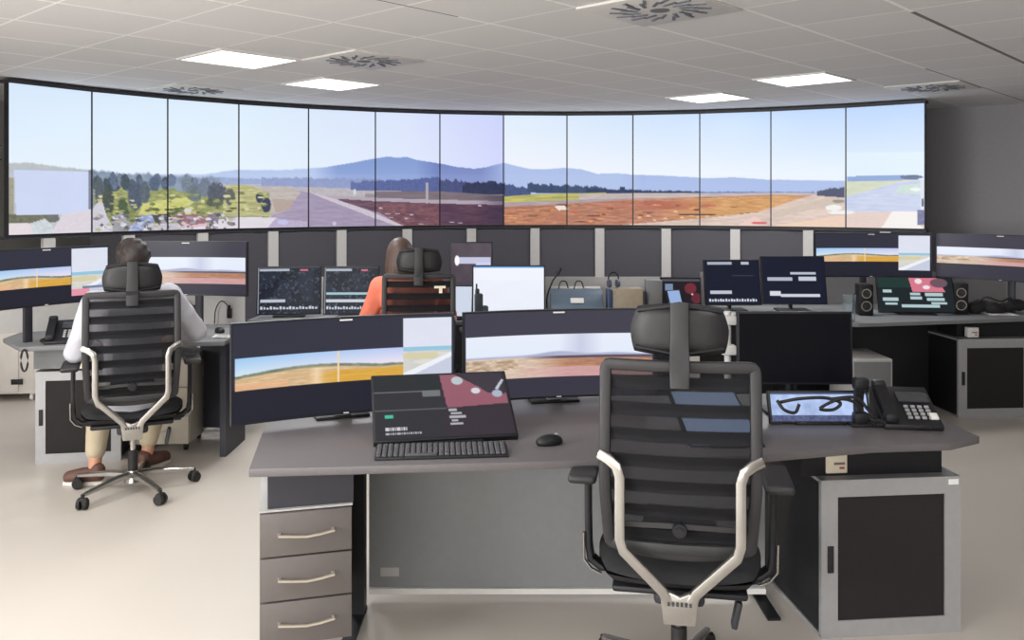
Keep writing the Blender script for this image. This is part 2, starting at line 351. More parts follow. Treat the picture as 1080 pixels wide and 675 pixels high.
def panorama(X, T):
    """the airfield panorama; X runs 0..1080 along the wall, T 0..1 down a panel"""
    top = np.interp(X, TOPX, TOPY); bot = np.interp(X, TOPX, BOTY); Y = top+T*(bot-top)
    p = Paint(X, Y); im = p.img
    t = np.clip((Y-top)/(190-top), 0, 1)[..., None]
    skyt = np.stack([np.interp(X, [0, 250, 430, 531, 532, 650, 800, 975], [214, 222, 218, 205, 225, 212, 196, 190]),
                     np.interp(X, [0, 250, 430, 531, 532, 650, 800, 975], [232, 238, 228, 212, 238, 230, 220, 216]), X*0+252], -1)
    skyb = np.stack([np.interp(X, [0, 250, 430, 531, 532, 975], [232, 232, 228, 214, 244, 232]), np.interp(X, [0, 250, 430, 531, 532, 975], [244, 244, 236, 218, 246, 242]), X*0+253], -1)
    p.img = skyt*(1-t)+skyb*t
    # far mountains
    mt = [(0, 186), (215, 186), (250, 181), (300, 181), (340, 178), (370, 173), (396, 168), (408, 166), (420, 167), (428, 166), (440, 169.5), (464, 173), (480, 176.5), (500, 178.5), (512, 177), (531, 172),
          (540, 174.5), (560, 179), (575, 179), (595, 177.5), (612, 179), (630, 184), (650, 183.5), (668, 185), (700, 186), (722, 187), (745, 188.5), (775, 187.5), (810, 190), (850, 190.5), (892, 191), (1080, 192)]
    p.below(mt, (184, 202, 238), rough=.6, rs=6, soft=1.5)
    f = np.clip((Y-172)/25, 0, 1); m2 = (Y > np.interp(X, *zip(*mt)))
    for a, b2, c in ((330, 464, (128, 152, 208)), (464, 532, (110, 124, 186)), (532, 680, (172, 190, 232)), (680, 892, (156, 178, 226))):
        w = np.clip((X-a)/25+(0 if a < 340 else 1), 0, 1)*(X < b2); p.put(m2*w*(.85-.25*f), c)
    # ground
    g = [(0, 195), (180, 196), (230, 196), (300, 198), (396, 201), (460, 203), (531, 208), (532, 207), (600, 204), (668, 203.5), (760, 204), (813, 204), (900, 206), (1080, 206)]
    p.below(g, (190, 184, 190), col2=(176, 170, 172), soft=1)
    # dark trees along the horizon
    def trees(x0, x1, top_, bot_, col, rough=3, seed=5, amp=10, rs=3):
        L = np.interp(X, [x0, x1], top_)+(fbm(X/rs, X*0+seed, seed)-.5)*2*rough; Bt = np.interp(X, [x0, x1], bot_)
        p.put(np.clip((Y-L)/1.2+.5, 0, 1)*(Y < Bt)*(X >= x0)*(X <= x1), col, amp=amp, sx=2, sy=2, seed=seed)
    trees(225, 275, (189, 191), (196, 197), (148, 166, 206), 1, 3); trees(275, 400, (189, 190), (198, 201), (138, 152, 196), 1.8, 11)
    trees(370, 464, (193, 190), (202, 203), (92, 104, 158), 2.2, 12); trees(396, 464, (193, 188), (202, 204), (84, 96, 150), 2, 22); trees(464, 532, (190, 195), (204, 208), (70, 78, 122), 3, 13)
    trees(487, 532, (194, 192), (204, 210), (48, 54, 84), 3.2, 14)
    trees(532, 560, (196, 199), (208, 208), (64, 80, 124), 3, 15); trees(556, 640, (194, 199), (204, 205), (54, 72, 104), 3, 16)
    trees(618, 738, (200, 203), (206, 204), (38, 52, 88), 1.6, 17); trees(654, 660, (198, 198), (206, 206), (40, 52, 84), .5, 3)
    trees(738, 860, (203, 203), (205, 205), (96, 116, 170), .8, 18)
    # centre-left runway and moor (dark screens)
    p.below([(360, 204.5), (396, 206), (464, 206), (532, 206)], (148, 140, 146), x0=385, x1=531.5, amp=6, sx=12, sy=1)
    p.below([(385, 203), (464, 203), (532, 207)], (126, 114, 122), x0=396, x1=531.5, col2=(112, 98, 106), sx=14, sy=1, soft=1)
    p.poly([(340, 208), (396, 210), (464, 212), (531, 213), (531, 217), (464, 216), (396, 214), (340, 213)], (176, 162, 176), amp=8, sx=9, sy=1)
    p.poly([(345, 214), (360, 211.5), (396, 213.5), (464, 216), (531.5, 217), (531.5, 245), (424, 245), (380, 224)], (84, 60, 80), col2=(112, 78, 88), sx=8, sy=1.6, amp=14)
    p.poly([(396, 216), (396, 230), (425, 241), (464, 241), (464, 217)], (98, 64, 78), col2=(132, 88, 92), sx=5, sy=1.6, amp=12)
    p.poly([(464, 217), (531.5, 217), (531.5, 245), (464, 245)], (74, 54, 74), col2=(98, 66, 82), sx=9, sy=1.5, amp=8)
    w = np.clip((X-500)/32, 0, 1)*(X < 531.5)*(Y > 207)*.45; p.put(w, (44, 38, 60))
    # paved runway fan
    p.poly([(285, 200), (330, 205), (400, 226), (424, 241), (424, 245), (250, 245), (285, 232)], (166, 152, 178), col2=(150, 136, 164), sx=14, sy=1.4, amp=8)
    p.poly([(322, 203), (345, 213), (380, 226), (420, 241), (428, 241), (390, 224), (350, 211)], (204, 192, 204), amp=8)
    p.poly([(252, 199), (300, 199), (318, 205), (300, 225), (285, 230), (252, 230)], (196, 186, 178), col2=(182, 170, 160), sx=8, sy=2, amp=6)
    p.poly([(286, 212), (310, 213), (305, 224), (290, 227)], (176, 156, 142), amp=6)
    for x, y in ((401, 221), (408, 227), (419, 227), (434, 228), (428, 232), (506, 218), (476, 236), (485, 237), (412, 231), (444, 238)): p.blob(x, y, 2.6, .6, (186, 174, 186), edge=.2)
    p.rect(449, 194, 451.5, 216, (176, 168, 176)); p.blob(374, 204, 1.6, 3.4, (210, 216, 220), edge=.2)
    # left: parked pale pane and courtyard
    p.below([(0, 175), (28, 174), (60, 178), (97, 181), (110, 184)], (186, 192, 196), x1=98, rough=1, soft=1.5, amp=10)
    p.below([(97, 181), (115, 184), (150, 186), (250, 190)], (140, 156, 176), x0=97, x1=232, rough=3, rs=6, soft=3, col2=(118, 134, 160), sx=5, sy=6, amp=12)
    p.below([(97, 196), (140, 200), (200, 204), (252, 204), (300, 206)], (160, 166, 100), x0=99, x1=283, rough=2.5, rs=7, soft=2, col2=(120, 128, 72), sx=6, sy=2, amp=26)
    p.poly([(170, 214), (200, 210), (205, 216), (177, 230), (145, 230), (150, 218)], (204, 204, 112), amp=24, sx=5, sy=2)
    p.poly([(238, 198), (262, 197), (280, 206), (285, 218), (284, 231), (235, 231), (235, 208)], (202, 198, 132), col2=(154, 152, 100), sx=12, sy=1.3, amp=14)
    for k in range(26):
        x = 99+random.random()*110; y = 190+random.random()*10; p.blob(x, y, 3+random.random()*4, 4+random.random()*5, random.choice([(96, 112, 138), (84, 98, 122), (70, 84, 96), (108, 122, 140), (58, 72, 78)]), seed=k+9, amp=14, sx=2, sy=2)
    for x, y, rx, ry, c in ((104, 204, 5, 16, (76, 86, 92)), (113, 214, 6, 15, (60, 70, 62)), (128, 228, 7, 16, (66, 84, 54)), (142, 209, 8, 16, (70, 80, 98)), (152, 205, 6, 12, (78, 90, 100)), (163, 196, 6, 8, (72, 88, 112)),
                            (196, 196, 6, 10, (108, 122, 136)), (204, 207, 8, 9, (96, 110, 112)), (215, 200, 7, 10, (100, 112, 130)), (228, 206, 11, 11, (74, 80, 92)), (243, 210, 6, 9, (84, 88, 80)), (226, 216, 10, 5, (76, 82, 66))):
        p.blob(x, y, rx, ry, c, seed=int(x), amp=20, sx=2, sy=2)
    p.blob(273, 211, 4, 6, (40, 46, 70), seed=8, edge=.3); p.blob(280, 219, 5, 8, (40, 46, 70), seed=9, edge=.3)
    for k in range(14):
        x = 150+random.random()*100; p.blob(x, 222+random.random()*7, 4, 1.3, (84, 92, 52), seed=k)
    p.poly([(97, 222), (106, 212), (112, 232), (122, 250), (97, 250)], (206, 204, 214), amp=10)
    p.poly([(118, 232), (128, 226), (140, 244), (118, 250)], (150, 150, 156), amp=20)
    p.poly([(252, 232), (290, 232), (310, 245), (230, 250), (200, 245), (200, 238)], (226, 218, 226), amp=8, sx=8, sy=2)
    p.poly([(136, 243), (146, 232), (162, 228), (162, 246), (134, 248)], (110, 130, 188), col2=(200, 206, 230), sx=4, sy=2, amp=14)
    p.poly([(160, 230), (178, 228), (182, 238), (164, 238)], (62, 62, 66), amp=8); p.poly([(152, 240), (200, 238), (200, 250), (150, 250)], (196, 192, 200), amp=22, sx=3, sy=2)
    p.poly([(180, 232), (195, 226), (225, 234), (222, 240), (190, 242)], (146, 96, 104), amp=14, sx=3, sy=1.5)
    p.poly([(180, 233), (184, 232), (200, 241), (225, 237), (224, 240), (198, 244)], (222, 184, 192)); p.blob(197, 225, 4, 3, (214, 216, 222), seed=2)
    p.poly([(218, 228), (232, 227), (228, 246), (216, 246)], (126, 112, 128), amp=20); p.poly([(290, 233), (325, 236), (325, 245), (280, 245)], (182, 168, 196), amp=10)
    p.blob(298, 237, 6, 3, (196, 190, 232), seed=3); p.blob(352, 238, 1.6, 2.6, (206, 194, 210), seed=3, edge=.2)
    for k in range(120):
        x = 99+random.random()*150; y = 229+random.random()*17; p.blob(x, y, .8+random.random()*3, .6+random.random()*1.5, random.choice([(206, 202, 214), (96, 98, 104), (160, 150, 160), (74, 78, 70), (226, 224, 232), (132, 118, 120), (186, 176, 140)]), seed=k, edge=.6)
    for k in range(60):
        x = 100+random.random()*180; y = 206+random.random()*22; p.blob(x, y, 1.5+random.random()*3, .7+random.random(), random.choice([(110, 118, 72), (188, 186, 110), (142, 146, 84), (214, 208, 146)]), seed=k+3, edge=.6)
    p.rect(8, 190, 14, 232, (150, 146, 122), amp=20); p.poly([(8, 228), (60, 228), (62, 236), (30, 240), (8, 240)], (96, 96, 72), amp=24, sx=3, sy=2); p.blob(54, 231, 6, 5, (96, 98, 96), seed=4, amp=10)
    p.poly([(8, 238), (34, 238), (34, 250), (8, 250)], (232, 220, 220), amp=8); p.poly([(30, 238), (46, 233), (54, 240), (54, 250), (34, 250)], (206, 214, 218), amp=22, sx=3, sy=3)
    p.poly([(64, 229), (97.5, 222), (97.5, 250), (52, 250)], (222, 212, 220), amp=8)
    p.poly([(14, 182), (95, 183), (95, 224), (65, 229), (16, 229)], (204, 216, 246), amp=3, sx=20, sy=20); p.poly([(94, 181), (97.5, 181), (97.5, 223), (94, 224)], (120, 124, 142), amp=8)
    # centre-right heath
    def fld(x0, x1, line, col, col2, **k): p.below(line, col, x0=x0, x1=x1, col2=col2, **k)
    p.below([(532, 208), (560, 206), (640, 204), (738, 205)], (206, 196, 96), x0=531.6, x1=640, col2=(160, 160, 96), sx=16, sy=1, amp=10, soft=1)
    p.below([(600, 206), (640, 205), (738, 204.5), (830, 204)], (206, 190, 180), x0=610, x1=892, col2=(180, 168, 170), sx=12, sy=1, amp=8, soft=1)
    p.below([(532, 214.5), (570, 213), (668, 210), (738, 209), (800, 207)], (186, 168, 172), x0=531.6, x1=760, col2=(160, 142, 150), sx=12, sy=.8, amp=10, soft=1)
    p.below([(532, 219), (580, 217), (620, 214.5), (668, 211.5), (738, 208.5), (813, 206.5), (892, 207)], (168, 112, 90), x0=531.6, x1=862, col2=(196, 130, 98), sx=9, sy=1.3, amp=26, soft=1.5)
    w = np.clip((X-690)/60, 0, 1)*(Y > np.interp(X, [690, 813, 860], [211, 206.5, 207])+1)*(X < 862)
    p.put(w*.85, (200, 146, 80), amp=26, sx=9, sy=1.2, seed=4, col2=(224, 164, 98))
    w = np.clip(1-np.abs(X-700)/60, 0, 1)*(Y > 213)*(Y < 222)*.6; p.put(w, (168, 76, 58), amp=20, sx=8, sy=1)
    for k in range(60):
        x = 535+random.random()*300; y = 216+random.random()*20; p.blob(x, y, 2+random.random()*6, .5+random.random()*.6, random.choice([(120, 64, 50), (150, 110, 70), (226, 150, 96), (196, 90, 64)]), seed=k)
    p.poly([(585, 218.5), (596, 217.5), (599, 222), (590, 223)], (236, 226, 214))
    for k in range(9): p.blob(672+k*9+random.random()*6, 220+random.random()*14, 2.4, .8, (236, 190, 150), seed=k)
    p.blob(735, 227.5, 22, 1, (84, 48, 44), seed=1, edge=.3)
    p.poly([(650, 239.5), (740, 231.5), (800, 225), (835, 213), (860, 206), (892, 204), (892, 245), (650, 245)], (228, 204, 190), col2=(206, 182, 170), sx=14, sy=1.2, amp=10)
    p.poly([(813, 226), (870, 210), (892, 208), (892, 214), (840, 226), (815, 232)], (204, 186, 170), amp=8); p.poly([(813, 240), (892, 228), (892, 245), (813, 245)], (236, 204, 178), amp=6)
    p.poly([(778, 239), (797, 229), (810, 239)], (236, 200, 190)); p.blob(802, 236.5, 9, 1.6, (214, 96, 98), seed=2, edge=.3)
    trees(862, 893, (202, 197), (207, 209), (56, 62, 92), 2, 19); p.blob(880, 220, 9, 3.2, (240, 240, 234), seed=3, edge=.3); p.blob(885, 213, 6, 2, (146, 132, 124), seed=3)
    # last panel: inset of the taxiway
    p.rect(892, 160, 976, 224, (222, 232, 246)); p.below([(892, 160), (976, 160)], (226, 240, 252), x0=892, soft=1)
    p.poly([(893, 186), (970, 184.5), (970, 190), (893, 192)], (138, 166, 214), amp=6); p.blob(962, 187, 12, 2.4, (96, 108, 140), seed=4)
    p.below([(892, 191.5), (976, 190)], (204, 214, 190), x0=892, col2=(222, 222, 190), sx=10, sy=2, amp=5)
    p.poly([(892, 208), (950, 192), (976, 190), (976, 224), (892, 224)], (208, 216, 240), col2=(194, 204, 232), sx=14, sy=2, amp=5)
    p.poly([(950, 196), (976, 193), (976, 206), (945, 204)], (204, 224, 216), amp=10); p.blob(967, 200, 6, 2, (240, 246, 244), seed=2)
    p.below([(892, 224.5), (976, 224)], (230, 206, 196), x0=892, soft=1, amp=6); p.poly([(942, 224), (972, 224), (966, 245), (928, 245)], (246, 242, 238)); p.blob(888, 225, 14, 2, (240, 240, 238), seed=6, edge=.2)
    p.rect(968, 222, 976, 238, (110, 112, 150), amp=30); p.rect(972, 190, 976, 222, (222, 228, 240)); p.blob(974, 214, 1.5, 5, (70, 76, 100), seed=4); p.blob(969, 241, 5, 2, (245, 245, 245), seed=3)
    hz = np.interp(X, [0, 120, 300, 400, 531, 531.5, 975], [.2, .12, .16, .08, .02, .06, .1])[..., None]*(Y[..., None] > 185)
    return p.img*(1-hz)+np.array((214, 216, 232))*hz
PLAB = ['pale blue pane over a roof and courtyard at the left end', 'dark wood and white path beside the pale pane', 'trees and yellow-green field with a red roof', 'meadow edge with a dark bush and pale road',
        'violet runway apron meeting far blue hills', 'the highest blue mountain over brown moor', 'dusky sky over dark trees and moor, left of centre', 'bright sky and orange heath with a white slab, right of centre',
        'red-orange heath under a thin dark tree line', 'orange heath with white stones and a path', 'golden field running into a pale taxiway', 'taxiway with dark trees at its right edge', 'inset of grey taxiway at the right end']
BEZ = mat('screen_bezel', (22, 24, 30), .4)
for k in range(13):
    (xa, ya), (xb, yb) = VP[k], VP[k+1]; w = math.hypot(xb-xa, yb-ya); an = math.atan2(yb-ya, xb-xa)
    t = thing('video_wall_screen', 'tall wall screen showing '+PLAB[k], 'screen', ((xa+xb)/2, (ya+yb)/2, 1.352), an, 'upright screens of the curved video wall')
    q = B(); q.box((0, .035, .604), (w-.002, .05, 1.208)); 
    for sx in (-1, 1): q.box((sx*(w/2-.003), .005, .604), (.006, .012, 1.208))
    q.box((0, .005, 1.205), (w-.014, .012, .006)); q.box((0, .005, .003), (w-.014, .012, .006)); q.build('housing', BEZ, t, smooth=False)
    ww = w/2-.0065
    picture('display', 76, 150, lambda u, v: ((u*2-1)*ww, u*0+.004, 1.202-v*1.196),
            lambda u, v, k=k: panorama(SEP[k]+u*(SEP[k+1]-SEP[k]), v), t)
# frame and kick panels under the wall
t = thing('video_wall_stand', 'curved grey stand with pale posts and dark panels carrying the video wall', 'stand', (0, 9.4, 0), 0)
POSTM = mat('pale_post', (188, 186, 184), .5); KICK = mat('kick_panel', (70, 69, 76), .6)
rail = B(); n2 = len(VP)
def off(pt, d):
    v = Vector((pt[0]-VC[0], pt[1]-VC[1])); v.normalize(); return (pt[0]+v.x*d, pt[1]+v.y*d)
rp = [(*off(p, .06), 2.572) for p in VP]; rail.sweep(rp, [(-.07, -.012), (.07, -.012), (.07, .012), (-.07, .012)], up=(0, 0, 1))
rp = [(*off(p, .08), 1.335) for p in VP]; rail.sweep(rp, [(-.05, -.015), (.05, -.015), (.05, .015), (-.05, .015)], up=(0, 0, 1))
rail.build('rail', DARKP, t, world=True, smooth=False)
for k in range(13):
    (xa, ya), (xb, yb) = VP[k], VP[k+1]; an = math.atan2(yb-ya, xb-xa); c = ((xa+xb)/2, (ya+yb)/2); c = off(c, .05)
    q = B(); q.box((0, 0, .66), (.1, .04, 1.32), M=Matrix.Translation((c[0], c[1], 0)) @ Matrix.Rotation(an, 4, 'Z')); q.build('post', POSTM, t, world=True, smooth=False)
mids = [VP[0]]+[((VP[k][0]+VP[k+1][0])/2, (VP[k][1]+VP[k+1][1])/2) for k in range(13)]+[VP[-1]]
for k in range(2, 14):
    a, b2 = off(mids[k], .08), off(mids[k+1], .08); an = math.atan2(b2[1]-a[1], b2[0]-a[0]); w = math.hypot(b2[0]-a[0], b2[1]-a[1])
    q = B(); q.box((0, .0, .66), (w, .03, 1.3), M=Matrix.Translation(((a[0]+b2[0])/2, (a[1]+b2[1])/2, 0)) @ Matrix.Rotation(an, 4, 'Z')); q.build('kick_panel', KICK, t, world=True, smooth=False)
q = B(); q.tube(bez([(-3.98, 6.83, 2.06), (-4.04, 6.8, 2.02), (-4.06, 6.8, 1.98), (-4.02, 6.82, 1.94), (-3.98, 6.84, 1.95)], 6), .005)
q.build('cable_loop', DARK, t, world=True)

# ================================================================ GENERIC EQUIPMENT
def strip_scene(p, x0, x1, y0, y1, warm):
    """landscape strip on an ultrawide monitor; coordinates in u,v"""
    X, Y = p.X, p.Y; ins = (X > x0) & (X < x1) & (Y > y0) & (Y < y1); h = y1-y0
    s = (Y-y0)/h; q = (X-x0)/(x1-x0)
    if warm:      # sunny field
        sky = np.stack([158+100*s+30*q, 202+50*s, X*0+242], -1); p.img = np.where(ins[..., None], np.clip(sky, 0, 255), p.img)
        hill = .52-.14*np.sin(np.clip(q*1.15, 0, 1)*PI)**1.2-.06*q
        p.put(ins*np.clip((s-hill-.03*fbm(X*60, X*0))*30, 0, 1), (140, 148, 124), col2=(108, 122, 106), sx=.03, sy=.03, amp=10)
        p.put(ins*np.clip((s-hill-.1)*22, 0, 1), (206, 172, 130), col2=(228, 198, 158), sx=.05, sy=.01, amp=12)
        p.put(ins*np.clip((s-hill-.1-.3*(1-q))*12, 0, 1)*np.clip((q-.4)*5, 0, 1), (224, 176, 72), col2=(212, 158, 70), sx=.1, sy=.01, amp=12)
        p.put(ins & (s > .8) & (q < .3), (226, 180, 140), amp=16, sx=.06, sy=.01)
        p.put(ins*np.clip(1-np.abs(q-.47)/.05, 0, 1)*(s > .5)*.7, (250, 224, 196)); p.put(ins & (np.abs(q-.6) < .006), (240, 214, 180))
    else:
        sky = np.stack([232-8*s, 238-6*s, X*0+250], -1); p.img = np.where(ins[..., None], sky, p.img)
        p.put(ins*np.clip(1-np.abs(q-.62)/.12, 0, 1)*.35*(s < .6), (150, 150, 190))
        hill = .47-.08*np.exp(-((q-.5)/.12)**2)-.03*np.exp(-((q-.8)/.1)**2)
        p.put(ins*np.clip((s-hill)*30, 0, 1), (176, 180, 206), amp=6, sx=.05, sy=.05)
        p.put(ins & (s > .52+.01*fbm(X*50, X*0)), (206, 180, 160), col2=(228, 206, 190), sx=.05, sy=.01, amp=10)
        p.put(ins*np.clip((q-.3)/.2, 0, 1)*((s > .52) & (s < .58)), (92, 84, 100), amp=8, sx=.03, sy=.02)
        p.put(ins*np.clip((q-.35)/.2, 0, 1)*((s > .58) & (s < .78)), (160, 118, 102), col2=(194, 142, 106), sx=.06, sy=.008, amp=16)
        p.put(ins*np.clip((q-.25)/.3, 0, 1)*(s > .78), (206, 160, 160), amp=10, sx=.06, sy=.02)
        p.put(ins*(q < .28)*(s > .56)*(s < .8), (176, 150, 124), col2=(226, 206, 184), sx=.03, sy=.02, amp=20)
def paint_A(inset=(.765, .99, .03, .66), y=(.34, .67), red=False):
    def f(u, v):
        p = Paint(u, v); p.img[:] = (52, 53, 66); p.put(v > .66, (38, 38, 50)); strip_scene(p, .012, inset[0], y[0], y[1], True)
        a, b2, c, d = inset; ins = (u > a) & (u < b2) & (v > c) & (v < d); s = (v-c)/(d-c); q = (u-a)/(b2-a)
        p.put(ins, (222, 226, 240), amp=3, sx=.1, sy=.1)
        p.put(ins & (s > .52), (206, 206, 206), col2=(224, 220, 206), sx=.05, sy=.02, amp=5); p.put(ins & (s > .5) & (s < .57), (150, 198, 222))
        p.put(ins & (s > .6) & (s < .7) & (q < .7), (214, 206, 168)); p.put(ins & (s > .95-.35*q) & (s < 1.06-.38*q), (238, 240, 248)); p.put(ins & (s > 1.06-.38*q), (200, 206, 224))
        if red: p.put(ins & (s > .86)*(q < .5), (232, 150, 170)); p.put(ins & (s > .8) & (s < .86) & (q > .3), (120, 130, 160))
        return p.img
    return f
def paint_B(y=(.27, .77)):
    def f(u, v):
        p = Paint(u, v); p.img[:] = (68, 66, 78); p.put(v > y[1], (58, 56, 68)); strip_scene(p, .006, .994, y[0], y[1], False); return p.img
    return f
def ultrawide(name, label, L, Rr, z0, z1, paint, foot_z=.75, group='wide curved monitors', mount=False):
    cx, cy = (L[0]+Rr[0])/2, (L[1]+Rr[1])/2; an = math.atan2(Rr[1]-L[1], Rr[0]-L[0]); w = math.hypot(Rr[0]-L[0], Rr[1]-L[1]); h = z1-z0; R = 2.2
    t = thing(name, label, 'monitor', (cx, cy, foot_z), an, group); zb = z0-foot_z
    arc = lambda x: -x*x/(2*R)+(w/2)**2/(2*R)
    q = B(); n = 24
    pts = [(-w/2+w*i/n, arc(-w/2+w*i/n)+.014, zb+h/2) for i in range(n+1)]
    q.sweep(pts, [(-.012, -h/2), (.012, -h/2), (.012, h/2), (-.012, h/2)], up=(0, 0, 1)); q.build('housing', BEZ, t)
    g = .006
    picture('display', 240, 130, lambda u, v: ((u-.5)*(w-2*g), arc((u-.5)*(w-2*g))-.0015+.002*0, zb+h-g-v*(h-2.6*g)), paint, t)
    q = B(); ym = arc(0)
    q.box((0, ym+.045, zb+h*.45), (.3, .05, h*.45), .012); q.build('rear_cover', DARK, t)
    if mount:
        q = B(); q.box((0, ym+.13, zb+h*.5), (.05, .16, .05), .006); q.box((0, ym+.21, (zb+h*.5)/2), (.05, .03, zb+h*.5+.05), .004); q.build('mount_arm', DARKP, t)
    else:
        q = B(); q.box((0, ym+.085, (zb+h*.5)/2), (.07, .025, zb+h*.5), .006); q.build('stand_neck', SILVER, t)
        q = B(); q.box((0, ym+.13, .006), (.22, .15, .012), .005); q.build('stand_foot', DARK, t)
    q = B(); q.box((0, ym-.0015, zb+h-.012), (.05, .004, .006)); q.box((.0, ym-.0015, zb+.006), (.02, .004, .004)); q.build('maker_mark', WHITE, t)
    return t
def cabinet(label, P, Q, depth, h=.59, name='equipment_cabinet', handle_side=-1, body=None, sticker=False):
    """P,Q: front-left and front-right floor corners (world)"""
    an = math.atan2(Q[1]-P[1], Q[0]-P[0]); w = math.hypot(Q[0]-P[0], Q[1]-P[1])
    t = thing(name, label, 'cabinet', ((P[0]+Q[0])/2, (P[1]+Q[1])/2, 0), an)
    q = B(); q.box((0, depth/2+.012, h/2), (w-.01, depth-.03, h-.03)); q.build('body', DARK, t, smooth=False)
    q = B()      # aluminium edge frame
    e = .012
    for sx in (-1, 1):
        q.box((sx*(w/2-e/2), depth/2, e/2), (e, depth, e)); q.box((sx*(w/2-e/2), depth/2, h-e/2), (e, depth, e)); q.box((sx*(w/2-e/2), depth-e/2, h/2), (e, e, h))
    q.box((0, depth/2, h-.004), (w-2*e, depth, .008)); q.box((0, depth-e/2, e/2), (w-2*e, e, e)); q.build('edge_frame', SILVER, t, smooth=False)
    fw = .065*w/.56; q = B()
    for sx in (-1, 1): q.box((sx*(w/2-fw/2), 0, h/2), (fw, .022, h))
    for z in (fw/2, h-fw/2): q.box((0, 0, z), (w-2*fw, .022, fw))
    d = q.build('door', SILVER, t, smooth=False)
    q = B(); q.box((0, .002, h/2), (w-2*fw, .014, h-2*fw)); q.build('perforated_sheet', PERF, d, smooth=False)
    q = B(); q.box((handle_side*(w/2-fw*.55), -.013, h*.5), (.024, .006, .1), .002); q.build('latch', RUBBER, d)
    if sticker: q = B(); q.box((w/2-.03, -.0125, h-.02), (.04, .002, .02)); q.build('label_plate', PAPER, t)
    return t
def small_box(label, x, y, z, s, rz=0, m=CREAM, name='junction_box', cat='box'):
    t = thing(name, label, cat, (x, y, z), rz)
    q = B(); q.box((0, 0, s[2]/2), s, .004); q.build('case', m, t)
    q = B(); q.box((.01, -s[1]/2-.001, s[2]*.5), (s[0]*.5, .002, s[2]*.12)); q.build('printed_label', mat('print_grey', (120, 110, 100)), t)
    q = B(); q.box((.02, -s[1]/2-.001, s[2]*.28), (s[0]*.22, .002, s[2]*.1)); q.build('red_mark', mat('print_red', (170, 60, 60)), t); return t
def desk_phone(label, x, y, z, rz, screen_col=(90, 110, 140), handset_up=False):
    t = thing('desk_phone', label, 'telephone', (x, y, z), rz)
    tilt = Matrix.Rotation(.5, 4, 'X')
    q = B(); q.prism([(-.1, .0), (.12, 0), (.12, .125), (-.1, .02)], -.11, .11, .006, M=Matrix(((0, 0, 1, 0), (1, 0, 0, 0), (0, 1, 0, 0), (0, 0, 0, 1)))); q.build('base', DARK, t)
    sl = math.atan2(.105, .22); Ms = Matrix.Translation((0, -.1, .02)) @ Matrix.Rotation(sl, 4, 'X')
    q = B(); q.box((.035, .165, .006), (.12, .06, .008), .002, M=Ms); q.build('display', mat('phone_lcd', screen_col, .2), t)
    q = B()
    for i in range(4):
        for j in range(4): q.box((-.005+i*.026, .04+j*.022, .006), (.017, .013, .008), .002, M=Ms)
    q.build('keypad', mat('phone_keys', (150, 150, 152), .5), t)
    q = B(); q.box((.085, .05, .006), (.03, .035, .01), .003, M=Ms); q.build('message_key', WHITE, t)
    q = B()
    pts = bez([(-.082, -.09, .05), (-.082, -.05, .075), (-.082, .03, .115), (-.082, .09, .145)], 5); q.sweep(pts, [(-.022, -.01), (.022, -.01), (.022, .01), (-.022, .01)], up=(0, 0, 1))
    q.box((-.082, -.08, .045), (.05, .055, .035), .012, M=None); q.box((-.082, .085, .135), (.05, .055, .04), .012); hs = q.build('handset', DARK, t)
    q = B(); pts = [(-.1-.012*math.cos(k*1.3)-.03*math.sin(k/60*PI), -.09+k*.0018, .02+.01*math.sin(k*1.3)) for k in range(90)]; q.tube(pts, .0028, 5); q.build('cord', RUBBER, hs)
    return t
def keyboard(label, x, y, z, rz, w=.43, d=.14, m=DARK):
    t = thing('keyboard', label, 'keyboard', (x, y, z), rz)
    q = B(); q.prism([(-d/2, 0), (d/2, 0), (d/2, .022), (-d/2, .01)], -w/2, w/2, .003, M=Matrix(((0, 0, 1, 0), (1, 0, 0, 0), (0, 1, 0, 0), (0, 0, 0, 1)))); q.build('case', m, t)
    q = B(); Ms = Matrix.Translation((0, -d/2, .01)) @ Matrix.Rotation(math.atan2(.012, d), 4, 'X'); n = int(w/.0195)
    for r in range(6):
        for k in range(n):
            if r == 0 and 4 < k < 11:
                if k == 5: q.box((-w/2+.012+(7.5)*.0195, .014, .003), (.11, .015, .008), .002, M=Ms)
                continue
            q.box((-w/2+.014+k*.0195, .014+r*(d-.026)/5.2, .003), (.016, .0155, .008), .002, M=Ms, seg=1)
    q.build('keys', mat('key_caps', (70, 70, 74), .5), t); return t
def mouse(label, x, y, z, rz):
    t = thing('computer_mouse', label, 'mouse', (x, y, z), rz)
    q = B(); q.ball((0, 0, .012), .03, (1.0, 1.75, .85)); bmesh.ops.bisect_plane(q.bm, geom=q.bm.verts[:]+q.bm.edges[:]+q.bm.faces[:], plane_co=(0, 0, .001), plane_no=(0, 0, 1), clear_inner=True); q.build('shell', DARK, t)
    q = B(); q.cyl((-.004, .03, .03), (.004, .03, .03), .009, seg=14); q.build('wheel', SILVER, t); return t
